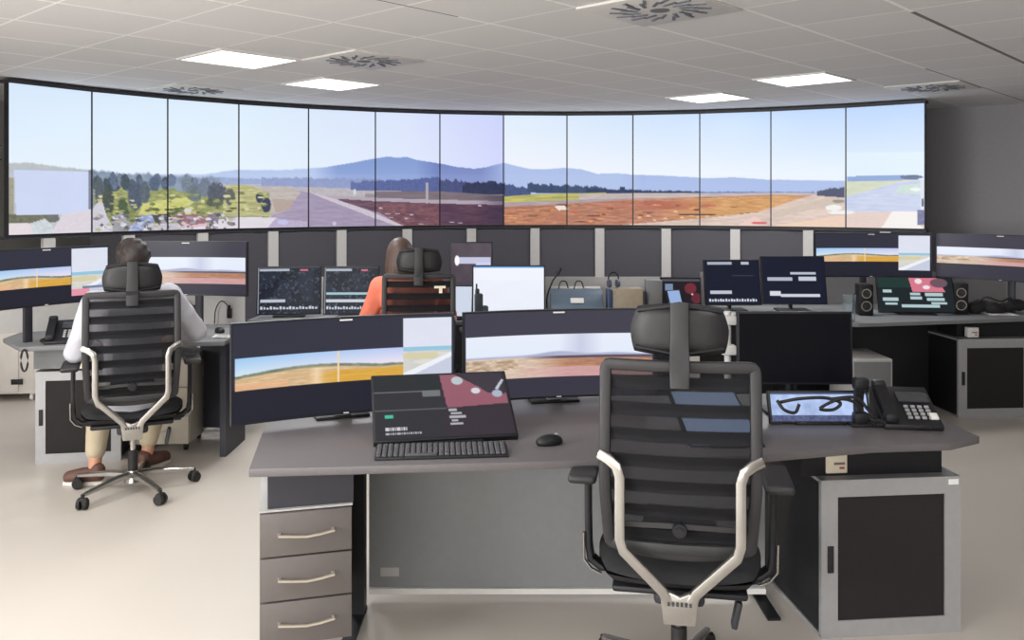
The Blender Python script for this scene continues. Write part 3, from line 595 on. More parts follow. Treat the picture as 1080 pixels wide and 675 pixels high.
def touch_panel(label, x, y, z, rz, w, h, tilt, paint, name='touch_monitor', cat='monitor', group=None, lift=.02, res=(110, 80)):
    """display leaning back by tilt (0 = upright) with its lower edge resting at z+lift; faces local -Y"""
    t = thing(name, label, cat, (x, y, z), rz, group)
    M = Matrix.Translation((0, 0, lift)) @ Matrix.Rotation(-tilt, 4, 'X'); Mn = np.array(M)
    q = B(); q.box((0, .014, h/2), (w, .026, h), .004, M=M); q.build('housing', DARK, t)
    def pos(u, v):
        a = (u-.5)*(w-.018); c = h-.009-v*(h-.018); return (a, u*0+Mn[1, 1]*(-.0005)+Mn[1, 2]*c+Mn[1, 3], Mn[2, 1]*(-.0005)+Mn[2, 2]*c+Mn[2, 3])
    picture('display', res[0], res[1], pos, paint, t)
    top = M @ Vector((0, .03, h*.6)); q = B(); q.sweep([(0, top.y, top.z), (0, top.y+.06*math.cos(tilt), .012)], [(-.03, -.008), (.03, -.008), (.03, .008), (-.03, .008)], up=(1, 0, 0))
    q.box((0, (.02+top.y+.06)/2, .006), (w*.5, top.y+.1, .012), .004); q.build('stand', DARK, t); return t
def speaker(label, x, y, z, rz, h=.24, w=.11):
    t = thing('desk_speaker', label, 'speaker', (x, y, z), rz, 'small black desk speakers')
    q = B(); q.box((0, .06, h/2), (w, .12, h), .012); q.build('cabinet', DARK, t)
    for zz, r in ((h*.3, .036), (h*.7, .033)):
        q = B(); q.sweep([(r*math.cos(a), -.002, zz+r*math.sin(a)) for a in [2*PI*k/24 for k in range(24)]], [(-.004, -.004), (.004, -.004), (.004, .004), (-.004, .004)], closed=True, up=(0, 1, 0)); rg = q.build('driver_ring', CHROME, t)
        q = B(); q.cyl((0, .001, zz), (0, -.002, zz), r*.9, r*.85, 20); q.ball((0, -.002, zz), r*.35, (1, .5, 1)); q.build('cone', FRAMEP, rg)
    return t
def sheet(label, x, y, z, rz, w, d, m=PAPER, name='paper_sheet', cat='paper', th=.003):
    t = thing(name, label, cat, (x, y, z), rz)
    q = B(); q.grid(lambda u, v: ((u-.5)*w, (v-.5)*d, .001+th+.0015*math.sin(u*5+v*3)), 8, 6, th*.6); q.build('sheet', m, t)
    q = B()
    for k in range(5): q.box((-.1*w+(k % 2)*.05*w, (-.3+k*.14)*d, .0048+th), (.55*w, .02*d, .0012))
    q.build('printed_lines', mat('print_grey', (120, 110, 100)), t); return t

# ================================================================ OFFICE CHAIR
def rr(w, h, r, n=5):
    o = []
    for cx, cy, a0 in ((w/2-r, h/2-r, 0), (-w/2+r, h/2-r, PI/2), (-w/2+r, -h/2+r, PI), (w/2-r, -h/2+r, 1.5*PI)):
        for k in range(n): a = a0+PI/2*k/(n-1); o.append((cx+r*math.cos(a), cy+r*math.sin(a)))
    return o
def backy(x, z): return -.20+.35*x*x*1.2-.045*math.sin((z-.55)/.6*PI)
def make_chair(label, loc, rz, rise=0.0, base_turn=0.0, badge=False):
    t = thing('office_chair', label, 'chair', loc, rz, 'high-backed black mesh office chairs')
    # five-star base, casters
    q = B(); q.cyl((0, 0, .055), (0, 0, .12), .045, .032, 24); base = None
    arms = []
    for k in range(5):
        a = base_turn+2*PI*k/5; d = Vector((math.cos(a), math.sin(a), 0))
        q.sweep([d*.02+Vector((0, 0, .1)), d*.12+Vector((0, 0, .1)), d*.24+Vector((0, 0, .088)), d*.325+Vector((0, 0, .078))],
                lambda i: [(s*[.026, .021, .017, .013][i], zz*[.016, .014, .011, .008][i]) for s, zz in ((-1, -1), (1, -1), (1, .4), (.4, 1), (-.4, 1), (-1, .4))], up=(0, 0, 1)); arms.append((a, d))
    q.build('star_base', CHROME, t)
    for a, d in arms:
        c = d*.33; s = Vector((-math.sin(a+.5), math.cos(a+.5), 0)); q = B()
        for sg in (-1, 1): q.cyl(c+s*sg*.008+Vector((0, 0, .03)), c+s*sg*.026+Vector((0, 0, .03)), .03, .027, 18)
        q.cyl(c+Vector((0, 0, .03)), c+Vector((0, 0, .08)), .009, seg=10); q.box((0, 0, .052), (.05, .034, .022), .008, M=Matrix.Translation(c) @ Matrix.Rotation(a+.5+PI/2, 4, 'Z')); q.build('caster', RUBBER, t)
    q = B(); q.cyl((0, 0, .1), (0, 0, .23), .026, seg=20); q.build('gas_sleeve', RUBBER, t); q = B(); q.cyl((0, 0, .22), (0, 0, .36), .014, seg=16); q.build('gas_lift', CHROME, t)
    q = B(); q.box((0, 0, .375), (.16, .24, .06), .015); q.box((.16, .06, .37), (.2, .022, .016), .004); q.box((-.15, .1, .37), (.18, .022, .016), .004); q.box((.12, -.03, .33), (.02, .05, .09), .006, M=Matrix.Rotation(.2, 4, 'Y')); q.build('tilt_mechanism', DARKP, t)
    # seat
    q = B()
    def seat_f(top):
        def f(u, v):
            a, b2 = u*2-1, v*2-1; sx = a*math.sqrt(1-.28*b2*b2); sy = b2*math.sqrt(1-.28*a*a); e = max(abs(a), abs(b2))
            if top: z = .485+.02*(abs(sx)**3)-.03*(max(0, sy)**4)-.035*e**8
            else: z = .405+.045*e**6
            return (sx*.265, .055+sy*.25, z)
        return f
    q.grid(seat_f(True), 18, 18); q.grid(seat_f(False), 18, 18); bmesh.ops.remove_doubles(q.bm, verts=q.bm.verts, dist=.0001)
    q.build('seat', FABRIC, t)
    q = B(); q.box((0, .03, .405), (.42, .38, .022), .01); q.build('seat_pan', DARK, t)
    # back frame: rounded rectangle tube following the back curve
    z0, z1, W = .545, 1.142+rise*0, .455; prof = rr(.036, .028, .009, 3)
    path = rr(W, z1-z0-.036, .016, 4); mid = (z0+z1)/2; pts = []
    def dens(P, m):
        o = []
        for i in range(len(P)):
            a, b2 = P[i], P[(i+1) % len(P)]; L = math.hypot(a[0]-b2[0], a[1]-b2[1]); n = max(1, int(L/m))
            for k in range(n): o.append((a[0]+(b2[0]-a[0])*k/n, a[1]+(b2[1]-a[1])*k/n))
        return o
    for x, z in dens(path, .05): 
        zz = z+mid; pts.append((x*(1-.06*max(0, (.75-zz)/.2)), backy(x, zz), zz))
    q = B(); q.sweep(pts, prof, closed=True, up=(0, 1, 0)); q.build('back_frame', FRAMEP, t)
    q = B(); q.grid(lambda u, v: ((u-.5)*(W-.01), backy((u-.5)*(W-.01), z0+.03+v*(z1-z0-.06))+.006*math.sin(v*(z1-z0-.06)/.078*2*PI), z0+.03+v*(z1-z0-.06)), 14, 72, .003); q.build('back_mesh', MESHW, t)
    # lumbar pad with knob and strap
    q = B(); q.grid(lambda u, v: ((u-.5)*.23*(1-.15*abs(v*2-1)), backy((u-.5)*.23, .63)+.018, .575+v*.115), 10, 6, .016); lp = q.build('lumbar_pad', FRAMEP, t)
    q = B(); q.cyl((0, -.245, .632), (0, -.215, .632), .021, .024, 20); q.cyl((0, -.25, .632), (0, -.243, .632), .012, seg=16); q.build('knob', DARK, lp)
    q = B(); q.sweep([(x, backy(x, .64)-.006, .642-.01*abs(x)*4) for x in (-.2, -.12, -.04, .04, .12, .2)], [(-.008, -.003), (.008, -.003), (.008, .003), (-.008, .003)]); q.build('lumbar_strap', FRAMEP, t)
    q = B(); q.sweep([(x, backy(x, .57)+.01, .545+.5*x*x) for x in [-.18+.03*k for k in range(13)]], rr(.045, .014, .006, 3)); q.build('lower_back_bar', FRAMEP, t)
    # silver yoke
    for sx in (-1, 1):
        P = [(sx*.244, -.232, .853), (sx*.215, -.244, .841), (sx*.19, -.25, .822), (sx*.18, -.252, .79), (sx*.18, -.252, .7), (sx*.18, -.25, .6), (sx*.17, -.248, .565), (sx*.05, -.24, .445), (sx*.028, -.232, .40)]
        q = B() if sx == -1 else q
        q.sweep(P, rr(.032, .022, .006, 3))
    q.prism([(-.048, 0), (.048, 0), (.056, .07), (.066, .115), (0, .085), (-.066, .115), (-.056, .07)], -.013, .013, .004, M=Matrix.Translation((0, -.231, .345)) @ Matrix(((1, 0, 0, 0), (0, 0, 1, 0), (0, 1, 0, 0), (0, 0, 0, 1))))
    q.box((0, -.16, .357), (.085, .15, .028), .008); y = q.build('yoke', CHROME, t)
    q = B()
    for k in range(6): q.box((-.032+k*.013, -.2455, .41), (.008, .002, .012))
    q.build('embossed_letters', DARKP, y)
    # headrest
    hz = 1.232+rise
    def hp(k):
        def f(u, v):
            a, b2 = u*2-1, v*2-1; sx = a*(.152-.012*b2*b2-.012*(b2 > 0)*b2); sz = b2*(.083-.012*a*a)
            bul = (1-abs(a)**6)*(1-abs(b2)**6); return (sx, -.165+.45*sx*sx*1.4+(k*.024*bul), hz+sz)
        return f
    q = B(); q.grid(hp(1), 16, 10); q.grid(hp(-1), 16, 10); bmesh.ops.remove_doubles(q.bm, verts=q.bm.verts, dist=.0001); h_ = q.build('headrest', LEATHER, t)
    q = B(); q.sweep([(-.13, -.166, hz+.06), (0, -.192, hz+.082), (.13, -.166, hz+.06)], rr(.016, .012, .004, 2)); q.sweep([(-.135, -.166, hz-.055), (0, -.192, hz-.074), (.135, -.166, hz-.055)], rr(.012, .012, .004, 2)); q.build('headrest_trim', DARK, h_)
    q = B(); q.sweep([(0, -.262, 1.07), (0, -.258, 1.12), (0, -.222, 1.16+rise), (0, -.21, hz), (0, -.203, hz+.088)], rr(.058, .022, .006, 3)); q.build('headrest_post', FRAMEP, t)
    # armrests
    for sx in (-1, 1):
        q = B(); q.box((sx*.315, .05, .715), (.095, .25, .03), .014, seg=3); ar = q.build('armrest', FRAMEP, t)
        q = B(); q.sweep([(sx*.16, .03, .395), (sx*.26, .03, .4), (sx*.293, .03, .425), (sx*.3, .03, .47), (sx*.302, .03, .6), (sx*.302, .03, .705)], rr(.022, .06, .008, 3), up=(0, 1, 0)); q.build('arm_post', DARK, ar)
        q = B(); q.sweep([(sx*.255, .0-.004, .385), (sx*.29, -.004, .4), (sx*.313, -.004, .43), (sx*.315, -.004, .52)], rr(.008, .012, .003, 2), up=(0, 1, 0)); q.build('arm_trim', CHROME, ar)
    if badge:
        q = B(); q.box((.14, -.232, 1.055), (.075, .003, .016)); q.box((.145, -.232, 1.035), (.022, .003, .04)); q.build('cream_tag', CREAM, t)
    return t

# ================================================================ FRONT WORKSTATION
DZ = .75
t = thing('workstation_desk', 'long grey operator desk in the foreground carrying two wide monitors', 'desk', (.4, 3.3, 0), 0)
q = B(); q.prism([(-.868, 2.89), (-.13, 2.955), (.86, 3.05), (1.31, 3.17), (1.60, 3.2), (1.755, 3.29), (1.72, 3.95), (1.5, 4.05), (-.98, 3.82), (-1.0, 3.6)], DZ-.028, DZ, .004); q.build('worktop', GREYTOP, t, world=True)
q = B(); q.box((0, 0, 0), (.286, .5, .13), 0, M=Matrix.Translation((-.75, 3.235, .657)) @ Matrix.Rotation(.26, 4, 'Z')); q.build('riser_box', DARKP, t, world=True, smooth=False)
q = B(); q.box((0, 0, 0), (.56, .62, .132), 0, M=Matrix.Translation((1.345, 3.655, .656)) @ Matrix.Rotation(.09, 4, 'Z')); q.build('riser_box', DARK, t, world=True, smooth=False)
for x, y in ((-.605, 3.47), (1.02, 3.66)):
    q = B(); q.box((x, y, .36), (.05, .06, .72)); q.box((x, y-.1, .005), (.05, .3, .01)); q.sweep([(x, y, .66), (x+.03, y, .715), (x+.1, y, .718)], rr(.02, .04, .004, 2)); q.build('leg', DARK, t, world=True, smooth=False)
q = B(); q.box((.225, 3.6, .385), (1.62, .02, .665), M=None); q.build('modesty_panel', mat('front_panel_grey', (128, 129, 131), .5), t, world=True, smooth=False)
q = B(); q.box((.225, 3.59, .04), (1.62, .03, .022)); q.build('lit_gap_strip', WHITE, t, world=True, smooth=False)  # white strip standing for lit floor seen under the panel
q = B(); q.box((-.5, 3.588, .115), (.075, .003, .035)); q.build('label_plate', LGREY, t, world=True)
# drawer pedestal
def pedestal(label, P, Q, depth, h, n, m, hm, zb=.06, side=None):
    an = math.atan2(Q[1]-P[1], Q[0]-P[0]); w = math.hypot(Q[0]-P[0], Q[1]-P[1])
    t = thing('drawer_pedestal', label, 'drawers', ((P[0]+Q[0])/2, (P[1]+Q[1])/2, 0), an)
    q = B(); q.box((0, depth/2+.01, (h+zb)/2), (w, depth-.02, h-zb), .002); q.build('carcass', side or m, t)
    q = B(); q.box((0, depth/2, h+.003), (w+.004, depth, .006)); q.build('top_edge', LGREY, t)
    dh = (h-zb)/n
    for k in range(n):
        z = h-dh*(k+.5); q = B(); q.box((0, -.002, z), (w-.004, .02, dh-.006), .002); d = q.build('drawer', m, t)
        q = B(); hw = w*.29 if hm else w*.2
        q.sweep([(-hw, -.012, z+.004), (-hw, -.034, z+.004), (-hw*.5, -.038, z), (0, -.038, z-.004), (hw*.5, -.038, z), (hw, -.034, z+.007), (hw, -.012, z+.007)], rr(.012, .007, .002, 2), up=(0, 0, 1)); q.build('handle', CHROMED, d)
    for sx in (-1, 1):
        for yy in (.06, depth-.06): q = B(); q.cyl((sx*(w/2-.04)-.01, yy, .025), (sx*(w/2-.04)+.01, yy, .025), .025, seg=16); q.box((sx*(w/2-.04), yy, .047), (.03, .03, .02)); q.build('caster', RUBBER, t)
    return t
pedestal('taupe three-drawer pedestal with curved handles under the left end of the front desk', (-.845, 2.935), (-.55, 3.015), .5, .588, 3, TAUPE, True, zb=.14)
cabinet('silver-framed cabinet with perforated door under the right end of the front desk', gr(865, 3.28), (1.70, 3.335), .74, .59, handle_side=-1, sticker=True)
small_box('small cream box on top of the front right cabinet', 1.23, 3.365, .598, (.085, .07, .075), .1)
m1 = ultrawide('curved_monitor', 'wide curved monitor showing a sunny field strip, left on the front desk', (-1.058, 3.3), (-.235, 3.62), .782, 1.17, paint_A())
m2 = ultrawide('curved_monitor', 'wide curved monitor with a hazy brown runway strip, behind the foreground chair', (-.203, 3.66), (.62, 3.81), .785, 1.165, paint_B())
def paint_map(u, v):
    p = Paint(u, v); p.img[:] = (50, 50, 54); p.put(u > .5, (56, 48, 56))
    p.rect(0, .0, .5, .26, (44, 48, 50)); p.rect(.0, .265, .47, .28, (104, 104, 108)); p.rect(0, .56, .52, .572, (92, 92, 96))
    p.poly([(.5, .02), (.62, .02), (.99, .5), (.53, .56)], (150, 94, 108)); p.poly([(.6, .1), (.99, .36), (.99, .52), (.53, .56)], (150, 94, 108), amp=4)
    p.poly([(.64, .0), (.98, .0), (.98, .38), (.85, .34)], (62, 56, 66)); p.blob(.63, .12, .045, .07, (186, 196, 200), edge=.1); p.blob(.76, .3, .035, .05, (214, 214, 220), edge=.1); p.blob(.92, .36, .04, .06, (170, 180, 196), edge=.1)
    p.poly([(.93, .3), (.99, .14), (.975, .12), (.91, .28)], (190, 196, 206)); p.rect(.36, .27, .49, .36, (120, 124, 126), amp=20)
    p.rect(.07, .64, .13, .68, (70, 190, 150))
    for k in range(5): p.rect(.54+.01*(k % 2), .58+k*.055, .6+.03*((k*7) % 3), .61+k*.055, (176, 176, 182))
    for k in range(10): p.rect(.07+k*.016, .83, .081+k*.016, .87, (206, 206, 210))
    for k in range(16): p.rect(.07+k*.016, .91, .08+k*.016, .94, (176, 176, 182))
    return p.img
touch_panel('large touch screen with a pink map area leaning behind the front desk keyboard', -.235, 3.185, DZ, .19, .53, .34, 1.0, paint_map, name='touch_screen', cat='screen', res=(150, 100))
keyboard('long dark keyboard in front of the front desk touch screen', -.245, 3.06, DZ, .09, .46, .12)
mouse('small black mouse on the front desk right of the keyboard', .135, 3.18, DZ, -1.2)
# third monitor (off), its arm, and things below it
def paint_off(u, v):
    p = Paint(u, v); p.img[:] = (3, 3, 8); return p.img
t = touch_panel('dark switched-off monitor at the right end of the front desk', 1.17, 3.62, DZ, -.02, .475, .30, .04, paint_off, name='flat_monitor', lift=.125)
t = thing('monitor_arm', 'pale grey arm post beside the switched-off monitor behind the chair headrest', 'stand', (.905, 3.68, DZ), 0)
q = B(); q.cyl((0, 0, 0), (0, 0, .42), .014, seg=14); q.cyl((0, 0, 0), (0, 0, .012), .05, seg=20); q.build('pole', LGREY, t)
for z in (.26, .385): q = B(); q.box((0, -.01, z), (.06, .05, .04), .006); q.build('clamp', LGREY, t)
def paint_sheen(u, v):
    p = Paint(u*2.8, v); p.img[:] = (168, 186, 226); p.put((v > .0), (176, 196, 236), amp=26, sx=.2, sy=.25)
    p.put((v > .78), (84, 92, 128), amp=30, sx=.05, sy=.06); p.rect(0, 0, 3, .05, (70, 80, 110)); return p.img
touch_panel('low glowing blue-white panel standing for a reflection, with cables draped over it, below the dark monitor', 1.22, 3.46, DZ, .0, .40, .13, .35, paint_sheen, name='glow_panel', cat='screen', lift=.004, res=(120, 40))  # glowing panel put in for a bright reflective surface on the desk
t = thing('black_cables', 'loops of black cable lying over the glowing reflection panel below the dark monitor', 'cable', (1.22, 3.43, DZ))
for P in ([(-.17, .02, .09), (-.1, -.005, .11), (0, -.01, .115), (.06, -.01, .095), (.03, -.015, .07), (-.02, -.015, .075), (.06, -.01, .11), (.13, 0, .09), (.16, .01, .05), (.2, .0, .02)],
          [(-.18, .01, .1), (-.16, -.015, .07), (-.12, -.02, .06), (-.1, -.01, .09)], [(.02, -.01, .11), (.12, -.005, .115), (.17, 0, .07), (.19, 0, .04)]):
    q = B(); q.tube(bez(P, 10), .0065, 8); q.build('cable', RUBBER, t)
touch_panel('pale blue glowing panel lying almost flat behind the foreground chair', .775, 3.14, DZ, 0, .27, .46, 1.35, lambda u, v: Paint(u, v).img+np.array((150, 172, 208)), name='flat_glow_panel', cat='screen', lift=.004, res=(20, 20))  # plain glowing panel put in for the bluish area behind the chair
desk_phone('black multi-button desk phone at the right end of the front desk', 1.56, 3.47, DZ, -.12, (60, 62, 66))
t = thing('handset_cradle', 'black telephone handset standing upright beside the desk phone on the right', 'telephone', (1.37, 3.46, DZ), 0)
q = B(); q.sweep(bez([(0, 0, .02), (0, .01, .08), (0, 0, .15)], 5), rr(.038, .03, .01, 3), up=(0, 1, 0)); q.box((0, -.012, .165), (.06, .05, .05), .014); q.box((0, -.012, .03), (.06, .05, .05), .014); q.build('handset', DARK, t)
q = B(); q.box((0, 0, .006), (.09, .09, .012), .004); q.build('base', DARK, t)
q = B(); q.tube([(.02+k*.0022, -.04-.006*math.cos(k*1.3)-.0006*k, .012+.006*math.sin(k*1.3)) for k in range(100)], .003, 5); q.build('cord', RUBBER, t)
# foreground chair
make_chair('large black mesh office chair with silver yoke in the foreground, empty', ((716-540)/F*2.9-.0, 2.90, 0), -.18, 0, 1.25)

# ================================================================ LEFT WORKSTATION
t = thing('workstation_desk', 'grey corner desk at the far left where the person in white sits', 'desk', (-2.4, 5.9, 0), 0)
TP = [(-2.98, 5.27), (-2.55, 5.36), (-1.7, 5.5), (-1.62, 6.2), (-2.6, 6.25), (-3.35, 5.9), (-3.9, 6.9), (-4.25, 6.8), (-3.7, 5.7)]
TP = [(-2.96, 5.27), (-2.5, 5.38), (-1.8, 5.49), (-1.84, 6.2), (-2.75, 6.3), (-3.3, 5.95), (-3.25, 5.6)]
q = B(); q.prism(TP, DZ-.028, DZ, .004); q.build('worktop', MGREY, t, world=True)
q = B(); q.box((0, 0, 0), (.5, .55, .13), 0, M=Matrix.Translation((-2.74, 5.71, .657)) @ Matrix.Rotation(.15, 4, 'Z')); q.build('riser_box', MGREY, t, world=True, smooth=False)
q = B(); q.box((-1.98, 6.0, .4), (.3, .02, .64)); q.build('modesty_panel', NIGHT, t, world=True, smooth=False); q = B(); q.box((-1.98, 5.985, .05), (.3, .03, .02)); q.build('lit_gap_strip', WHITE, t, world=True, smooth=False)  # white strip again stands for the lit line below the panel
q = B(); q.box((-1.84, 5.78, .36), (.04, .4, .72)); q.build('side_panel', NIGHT, t, world=True, smooth=False)
q = B(); q.box((-2.38, 6.24, .93), (.96, .02, .36)); q.box((0, 0, 0), (.85, .02, .36), 0, M=Matrix.Translation((-3.05, 6.0, .93)) @ Matrix.Rotation(.55, 4, 'Z')); q.build('back_screen', LGREY, t, world=True, smooth=False)
cabinet('silver-framed cabinet with dark door under the far left desk by the phone', gr(38, 5.44), gr(128, 5.52), .6, .57, handle_side=-1)
pedestal('beige pedestal on casters behind the legs of the person in white', (-2.47, 5.66), (-2.09, 5.68), .4, .605, 3, BEIGE, False, zb=.055)
t = thing('storage_cabinet', 'pale wood-grain equipment cabinet on casters at the far left edge', 'cabinet', (-4.15, 7.1, 0), .1)
LW = mat('pale_wood_grain', (200, 194, 188), .5, var=.12, scale=9)
q = B(); q.box((0, .3, .41), (.62, .6, .7), .004); q.build('carcass', LW, t); q = B(); q.box((0, -.008, .41), (.3, .016, .66), .002); d = q.build('door', LW, t)
q = B(); q.box((-.06, -.02, .47), (.02, .012, .07), .003); q.build('handle', RUBBER, d); q = B(); q.box((.14, -.012, .16), (.09, .01, .045), .002); q.build('vent_plate', DARK, t)
for sx in (-1, 1): q = B(); q.cyl((sx*.24-.012, .04, .03), (sx*.24+.012, .04, .03), .03, seg=16); q.box((sx*.24, .04, .055), (.03, .03, .02)); q.build('caster', WHITE, t)
q = B(); q.box((0, .3, .785), (.9, .68, .03), .004); q.build('top', MGREY, t)
ultrawide('curved_monitor', 'wide curved monitor with sunny field strip at the far left edge, cut by the frame', (-3.02, 5.0), (-2.6, 5.66), .99, 1.342, paint_A((.70, .995, .02, .9), (.34, .68), True), mount=True)
ultrawide('curved_monitor', 'wide curved monitor behind the head of the person in white', (-2.56, 5.72), (-1.71, 5.66), 1.01, 1.365, paint_B((.29, .8)), mount=True)
desk_phone('black desk phone on the far left desk above the framed cabinet', -2.78, 5.47, DZ, .35, (110, 130, 160))
t = thing('phone_cord_loop', 'black cord loop hanging off the corner of the far left desk', 'cable', (-2.93, 5.3, .6)); q = B(); q.tube([(.016*math.sin(a)*1.3, -.03, .07+.065*math.cos(a)) for a in [2*PI*k/20 for k in range(20)]], .006, 6, closed=True); q.build('cord', RUBBER, t)
small_box('cream label box on the riser below the far left phone', -2.62, 5.42, .598, (.12, .05, .045), .15)
sheet('white notepad on the left desk beside the right elbow of the person in white', -1.86, 5.68, DZ, .1, .14, .12, PAPER, 'notepad', 'paper')
mouse('small black mouse near the notepad on the left desk', -1.95, 5.85, DZ, .6)
for px, lab in ((204, 'black cable clip on the grey desk screen by the white sleeve'), (241, 'black cable clip on the grey desk screen, right one near the front monitor')):
    p = at(px, 325, 6.2); t = thing('cable_clip', lab, 'clip', (p.x, 6.22, .80), 0, 'clips on the left desk screen')
    q = B(); q.box((0, 0, .03), (.035, .02, .07), .006); q.box((0, -.01, .075), (.02, .02, .03), .004); q.build('clip_body', DARK, t)
    q = B(); q.tube(bez([(0, -.01, .08), (-.05, -.02, .12), (-.09, -.02, .06), (-.1, -.02, -.04)], 8), .004, 6); q.build('cable', RUBBER, t)
make_chair('black mesh office chair on chrome star base carrying the person in white', ((140-540)/F*4.93, 4.93, 0), .40, -.02, 0.12)

# ================================================================ CENTRE WORKSTATION
t = thing('workstation_desk', 'grey console desk in the middle behind the front monitors', 'desk', (-.2, 6.8, 0), 0)
q = B(); q.prism([(-1.95, 6.45), (-1.2, 6.5), (-.2, 6.38), (1.35, 6.55), (1.3, 7.25), (-1.9, 7.2)], DZ-.028, DZ, .004); q.build('worktop', MGREY, t, world=True)
q = B(); q.box((-.3, 7.1, .38), (3.1, .02, .66)); q.build('modesty_panel', DARKP, t, world=True, smooth=False)
for x in (-1.8, 1.2): q = B(); q.box((x, 6.85, .36), (.04, .6, .72)); q.build('side_panel', DARKP, t, world=True, smooth=False)
q = B(); q.box((-.3, 7.22, .87), (3.2, .02, .26)); q.build('back_screen', LGREY, t, world=True, smooth=False)
def paint_radar(seed, hdr=True):
    def f(u, v):
        p = Paint(u, v); p.img[:] = (26, 30, 42); p.put(fbm(u*30, v*24, seed) > .68, (70, 82, 98))
        p.put((u < .9)*(v > .05)*(v < .75)*(fbm(u*5, v*5, seed+2) > .45)*.3, (64, 78, 96))
        p.rect(.02, .03, .5, .08, (176, 184, 196)); p.rect(.68, .04, .8, .08, (206, 110, 130)); p.rect(.0, .0, .012, 1, (150, 156, 166)); p.rect(0, 0, 1, .012, (120, 126, 138))
        p.rect(.04, .7, .44, .76, (186, 194, 206)); 
        for k in range(18): p.rect(.04+k*.052, .85+.01*(k % 3), .075+k*.052, .91, (196, 202, 214))
        if not hdr: p.rect(.03, .55, .8, .6, (160, 196, 206)); p.rect(.03, .7, .95, .76, (200, 206, 216))
        return p.img
    return f
G = 'dark radar touch screens on the consoles'
touch_panel('black radar touch screen left of the pair beside the person in orange', at(304.5, 0, 6.6).x, 6.6, DZ, .14, .475, .365, .12, paint_radar(3), group=G)
touch_panel('black radar touch screen just left of the person in orange', at(370, 0, 6.6).x, 6.6, DZ, .02, .42, .365, .12, paint_radar(9, False), group=G)
def paint_white(u, v):
    p = Paint(u, v); p.img[:] = (240, 243, 252); p.put(v < .035, (90, 150, 206)); p.put((v > .3), (236, 240, 250), amp=2, sx=.3, sy=.3); return p.img
touch_panel('blank white screen with thin blue top bar in the centre console', at(536.5, 0, 6.62).x, 6.62, DZ, 0, .55, .37, .08, paint_white, name='flat_monitor')
def paint_neon(u, v):
    p = Paint(u, v); p.img[:] = (76, 70, 80); p.put(v < .6, (84, 74, 84), amp=8, sx=.2, sy=.2); p.rect(.12, .22, .98, .32, (196, 198, 224)); p.blob(.15, .27, .06, .08, (250, 250, 255), edge=.1)
    p.poly([(.6, .3), (.98, .3), (.96, .62), (.8, .66), (.7, .56)], (206, 206, 240)); p.poly([(.68, .34), (.92, .34), (.9, .56), (.76, .56)], (96, 76, 128), amp=30, sx=.06, sy=.06); p.put(v > .68, (36, 48, 58)); p.rect(.06, .78, .22, .95, (206, 230, 236)); p.rect(.32, .76, .42, .95, (196, 220, 230)); return p.img
touch_panel('small dark screen with a glowing white line, left of the blank white screen', at(497, 0, 6.95).x, 6.95, DZ, 0, .34, .53, .02, paint_neon, name='small_screen', cat='screen')
touch_panel('pale tilted page holder right behind the middle chair', at(487, 0, 6.45).x, 6.45, DZ, -.1, .16, .235, .15, lambda u, v: Paint(u, v).img+np.array((206, 216, 232)), name='small_display', cat='screen')
t = thing('radio_handset', 'dark radio handset standing between page holder and blank white screen', 'radio', (at(505, 0, 6.45).x, 6.42, DZ), .2)
q = B(); q.box((0, 0, .1), (.06, .05, .2), .012); q.box((.045, 0, .055), (.05, .05, .11), .012); q.box((-.01, 0, .215), (.03, .03, .04), .008); q.build('body', mat('slate_plastic', (66, 76, 84), .5), t); q = B(); q.cyl((-.015, 0, .22), (-.015, 0, .27), .006); q.build('aerial', DARK, t)
t = thing('gooseneck_microphone', 'thin black gooseneck microphone right of the blank white screen', 'microphone', (at(577, 0, 6.7).x, 6.7, DZ), 0)
q = B(); q.box((0, 0, .015), (.09, .1, .03), .008); q.build('base', LGREY, t); q = B(); q.tube(bez([(0, 0, .03), (.0, 0, .14), (.04, -.01, .26), (.075, -.02, .31)], 8), .006, 8); q.build('neck', DARK, t); q = B(); q.cyl((.075, -.02, .31), (.1, -.03, .36), .013, .011, 12); q.ball((.1, -.03, .36), .012); q.build('capsule', RUBBER, t)
t = thing('control_console', 'low blue-grey control console with a pale label between microphone and box', 'console', (at(608, 0, 6.75).x, 6.72, DZ), 0)
q = B(); q.prism([(-.1, 0), (.12, 0), (.12, .2), (.02, .16), (-.1, .06)], -.2, .2, .006, M=Matrix(((0, 0, 1, 0), (1, 0, 0, 0), (0, 1, 0, 0), (0, 0, 0, 1)))); q.build('case', mat('blue_grey_case', (92, 108, 124), .5), t)
q = B(); q.box((-.0, -.0, 0), (.1, .004, .05), 0, M=Matrix.Translation((.0, -.045, .118)) @ Matrix.Rotation(-.87, 4, 'X')); q.box((0, .115, .2), (.38, .02, .02)); q.build('pale_label', WHITE, t)
for k in (-1, 1): q = B(); q.tube(bez([(k*.06, .1, .2), (k*.06-.02, .08, .25), (k*.06-.06, .06, .25), (k*.06-.08, .02, .2)], 6), .005, 6); q.build('cable', RUBBER, t)
t = thing('wooden_box', 'beige box with blue side standing on the centre console', 'box', (at(661, 0, 6.7).x, 6.68, DZ), 0)
q = B(); q.box((0, .05, .105), (.235, .14, .21), .004); q.build('case', mat('box_beige', (150, 138, 120), .6, var=.2), t); q = B(); q.box((-.13, .05, .1), (.04, .15, .2), .006); q.build('blue_side', mat('navy_side', (46, 60, 92), .5), t); q = B(); q.box((.13, .05, .09), (.03, .13, .18), .006); q.build('dark_side', FRAMEP, t)
t = thing('headphones', 'dark headphones resting on the beige box', 'headphones', (at(647, 0, 6.7).x, 6.7, DZ+.212), .3)
q = B(); q.tube([(.042*math.sin(a), 0, .065+.055*math.cos(a)) for a in np.linspace(-2.2, 2.2, 20)], .006, 8); q.build('headband', DARK, t)
